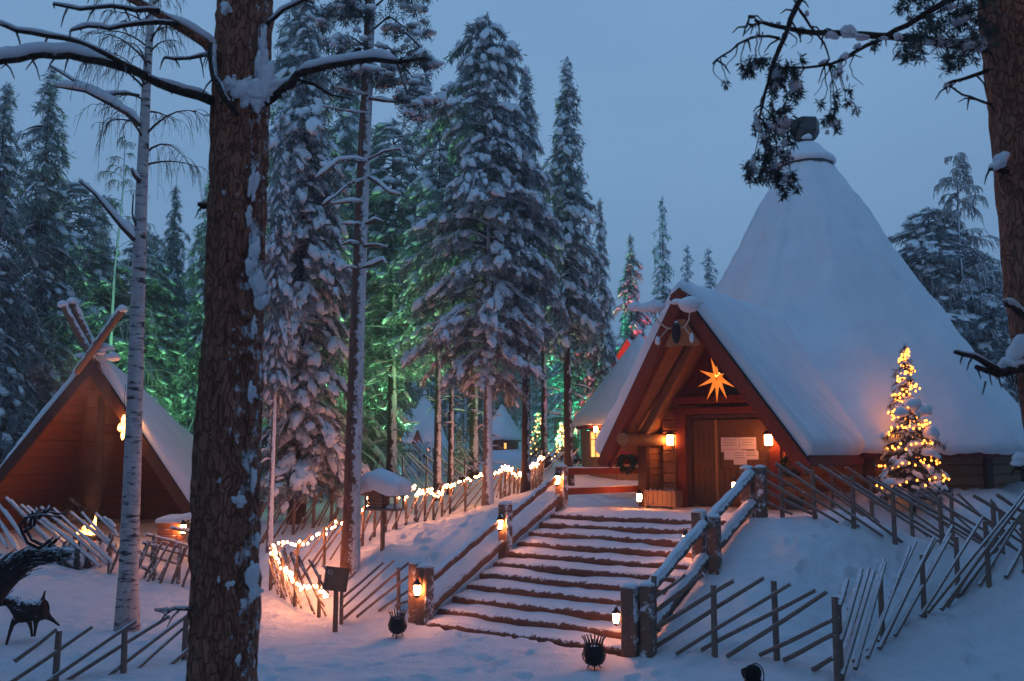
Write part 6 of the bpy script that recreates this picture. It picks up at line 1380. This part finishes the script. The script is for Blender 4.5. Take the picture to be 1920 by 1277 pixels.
for px, py, w, h in ((1876, 302, .040, .062), (1866, 312, .03, .03), (1905, 660, .05, .12), (1890, 685, .06, .05)): sn.blob(at(px, py, YR-.2), (w, .07, h), rg, 3, Matrix.Rotation(.45, 4, 'Y'), .25, .8)
for px, py, w, h in ((1915, 862, .05, .05), (1908, 870, .035, .03)): sn.blob(at(px, py, 5.7), (w, .07, h), rg, 3, None, .2, .5)
sn.build('trunk_snow', M['snow_clump'], dk, smooth=True, sharp=0); near_limb(dk, [(1965, 890), (1935, 880), (1905, 878)], 6.0, 5.7, .03, .014, None)

# ------------------------------------------------------------------ street lamp behind the viewer, smoke over the fire
lp = Vector((6.5, -1.5, 0)); lt = thing('street_lamp', 'warm street lamp on a post behind the viewer, lighting the near trunks', 'street lamp', lp)
MB().tube([lp-UP*.3, lp+UP*4.6], [.07, .05], 12).build('post', M['iron'], lt, smooth=True, sharp=40)
MB().lathe(lp, [(.12, 4.6), (.2, 4.7), (.24, 5.05), (.1, 5.15)], 12).build('glass', M['lit_window'], lt, smooth=True, sharp=40); MB().lathe(lp, [(.28, 5.16), (.26, 5.2), (.05, 5.4)], 12).build('lid', M['iron'], lt)
pl_ = bpy.data.lights.new('lamp', 'POINT'); pl_.energy = 62; pl_.color = (1, .36, .20); pl_.shadow_soft_size = .35; po_ = bpy.data.objects.new('lamp', pl_); COL.objects.link(po_); po_.location = lp+Vector((0, .5, 4.85)); po_.parent = lt; po_.matrix_parent_inverse = world_of(lt).inverted()
k = NT('smoke'); k.t.nodes.remove(k.b); pv = k.n('ShaderNodeVolumePrincipled'); pv.inputs['Color'].default_value = (.75, .7, .72, 1); mo = [n for n in k.t.nodes if n.type == 'OUTPUT_MATERIAL'][0]
dn = k.noise(1.6, 4, .7, stretch=(1, 1, .45)); k.l(k.rng(dn, .42, .75, 0, .28), pv.inputs['Density']); k.l(pv.outputs[0], mo.inputs['Volume']); k.m.cycles.homogeneous_volume = False
m = MB(); b0 = at(168, 1004, 22.2); m.tube([b0+UP*.25, b0+Vector((.05, 0, 1.2)), b0+Vector((-.1, .1, 2.2)), b0+Vector((-.45, .1, 3.2)), b0+Vector((-.9, .1, 4.3))], [.10, .28, .5, .75, 1.0], 14)
so_ = m.build('smoke', M['smoke'], None, smooth=True, sharp=0); tag(so_, 'thin grey smoke drifting up from the campfire through the shelter', 'smoke', kind='stuff')

# ------------------------------------------------------------------ thin frost haze in the air
k = NT('haze'); k.t.nodes.remove(k.b); pv = k.n('ShaderNodeVolumePrincipled'); pv.inputs['Color'].default_value = (.82, .86, .90, 1); pv.inputs['Density'].default_value = .0032
mo = [n for n in k.t.nodes if n.type == 'OUTPUT_MATERIAL'][0]; k.l(pv.outputs[0], mo.inputs['Volume'])
hzb = MB().box((0, 190, 14), (560, 520, 42)).build('haze', M['haze']); tag(hzb, kind='stuff')
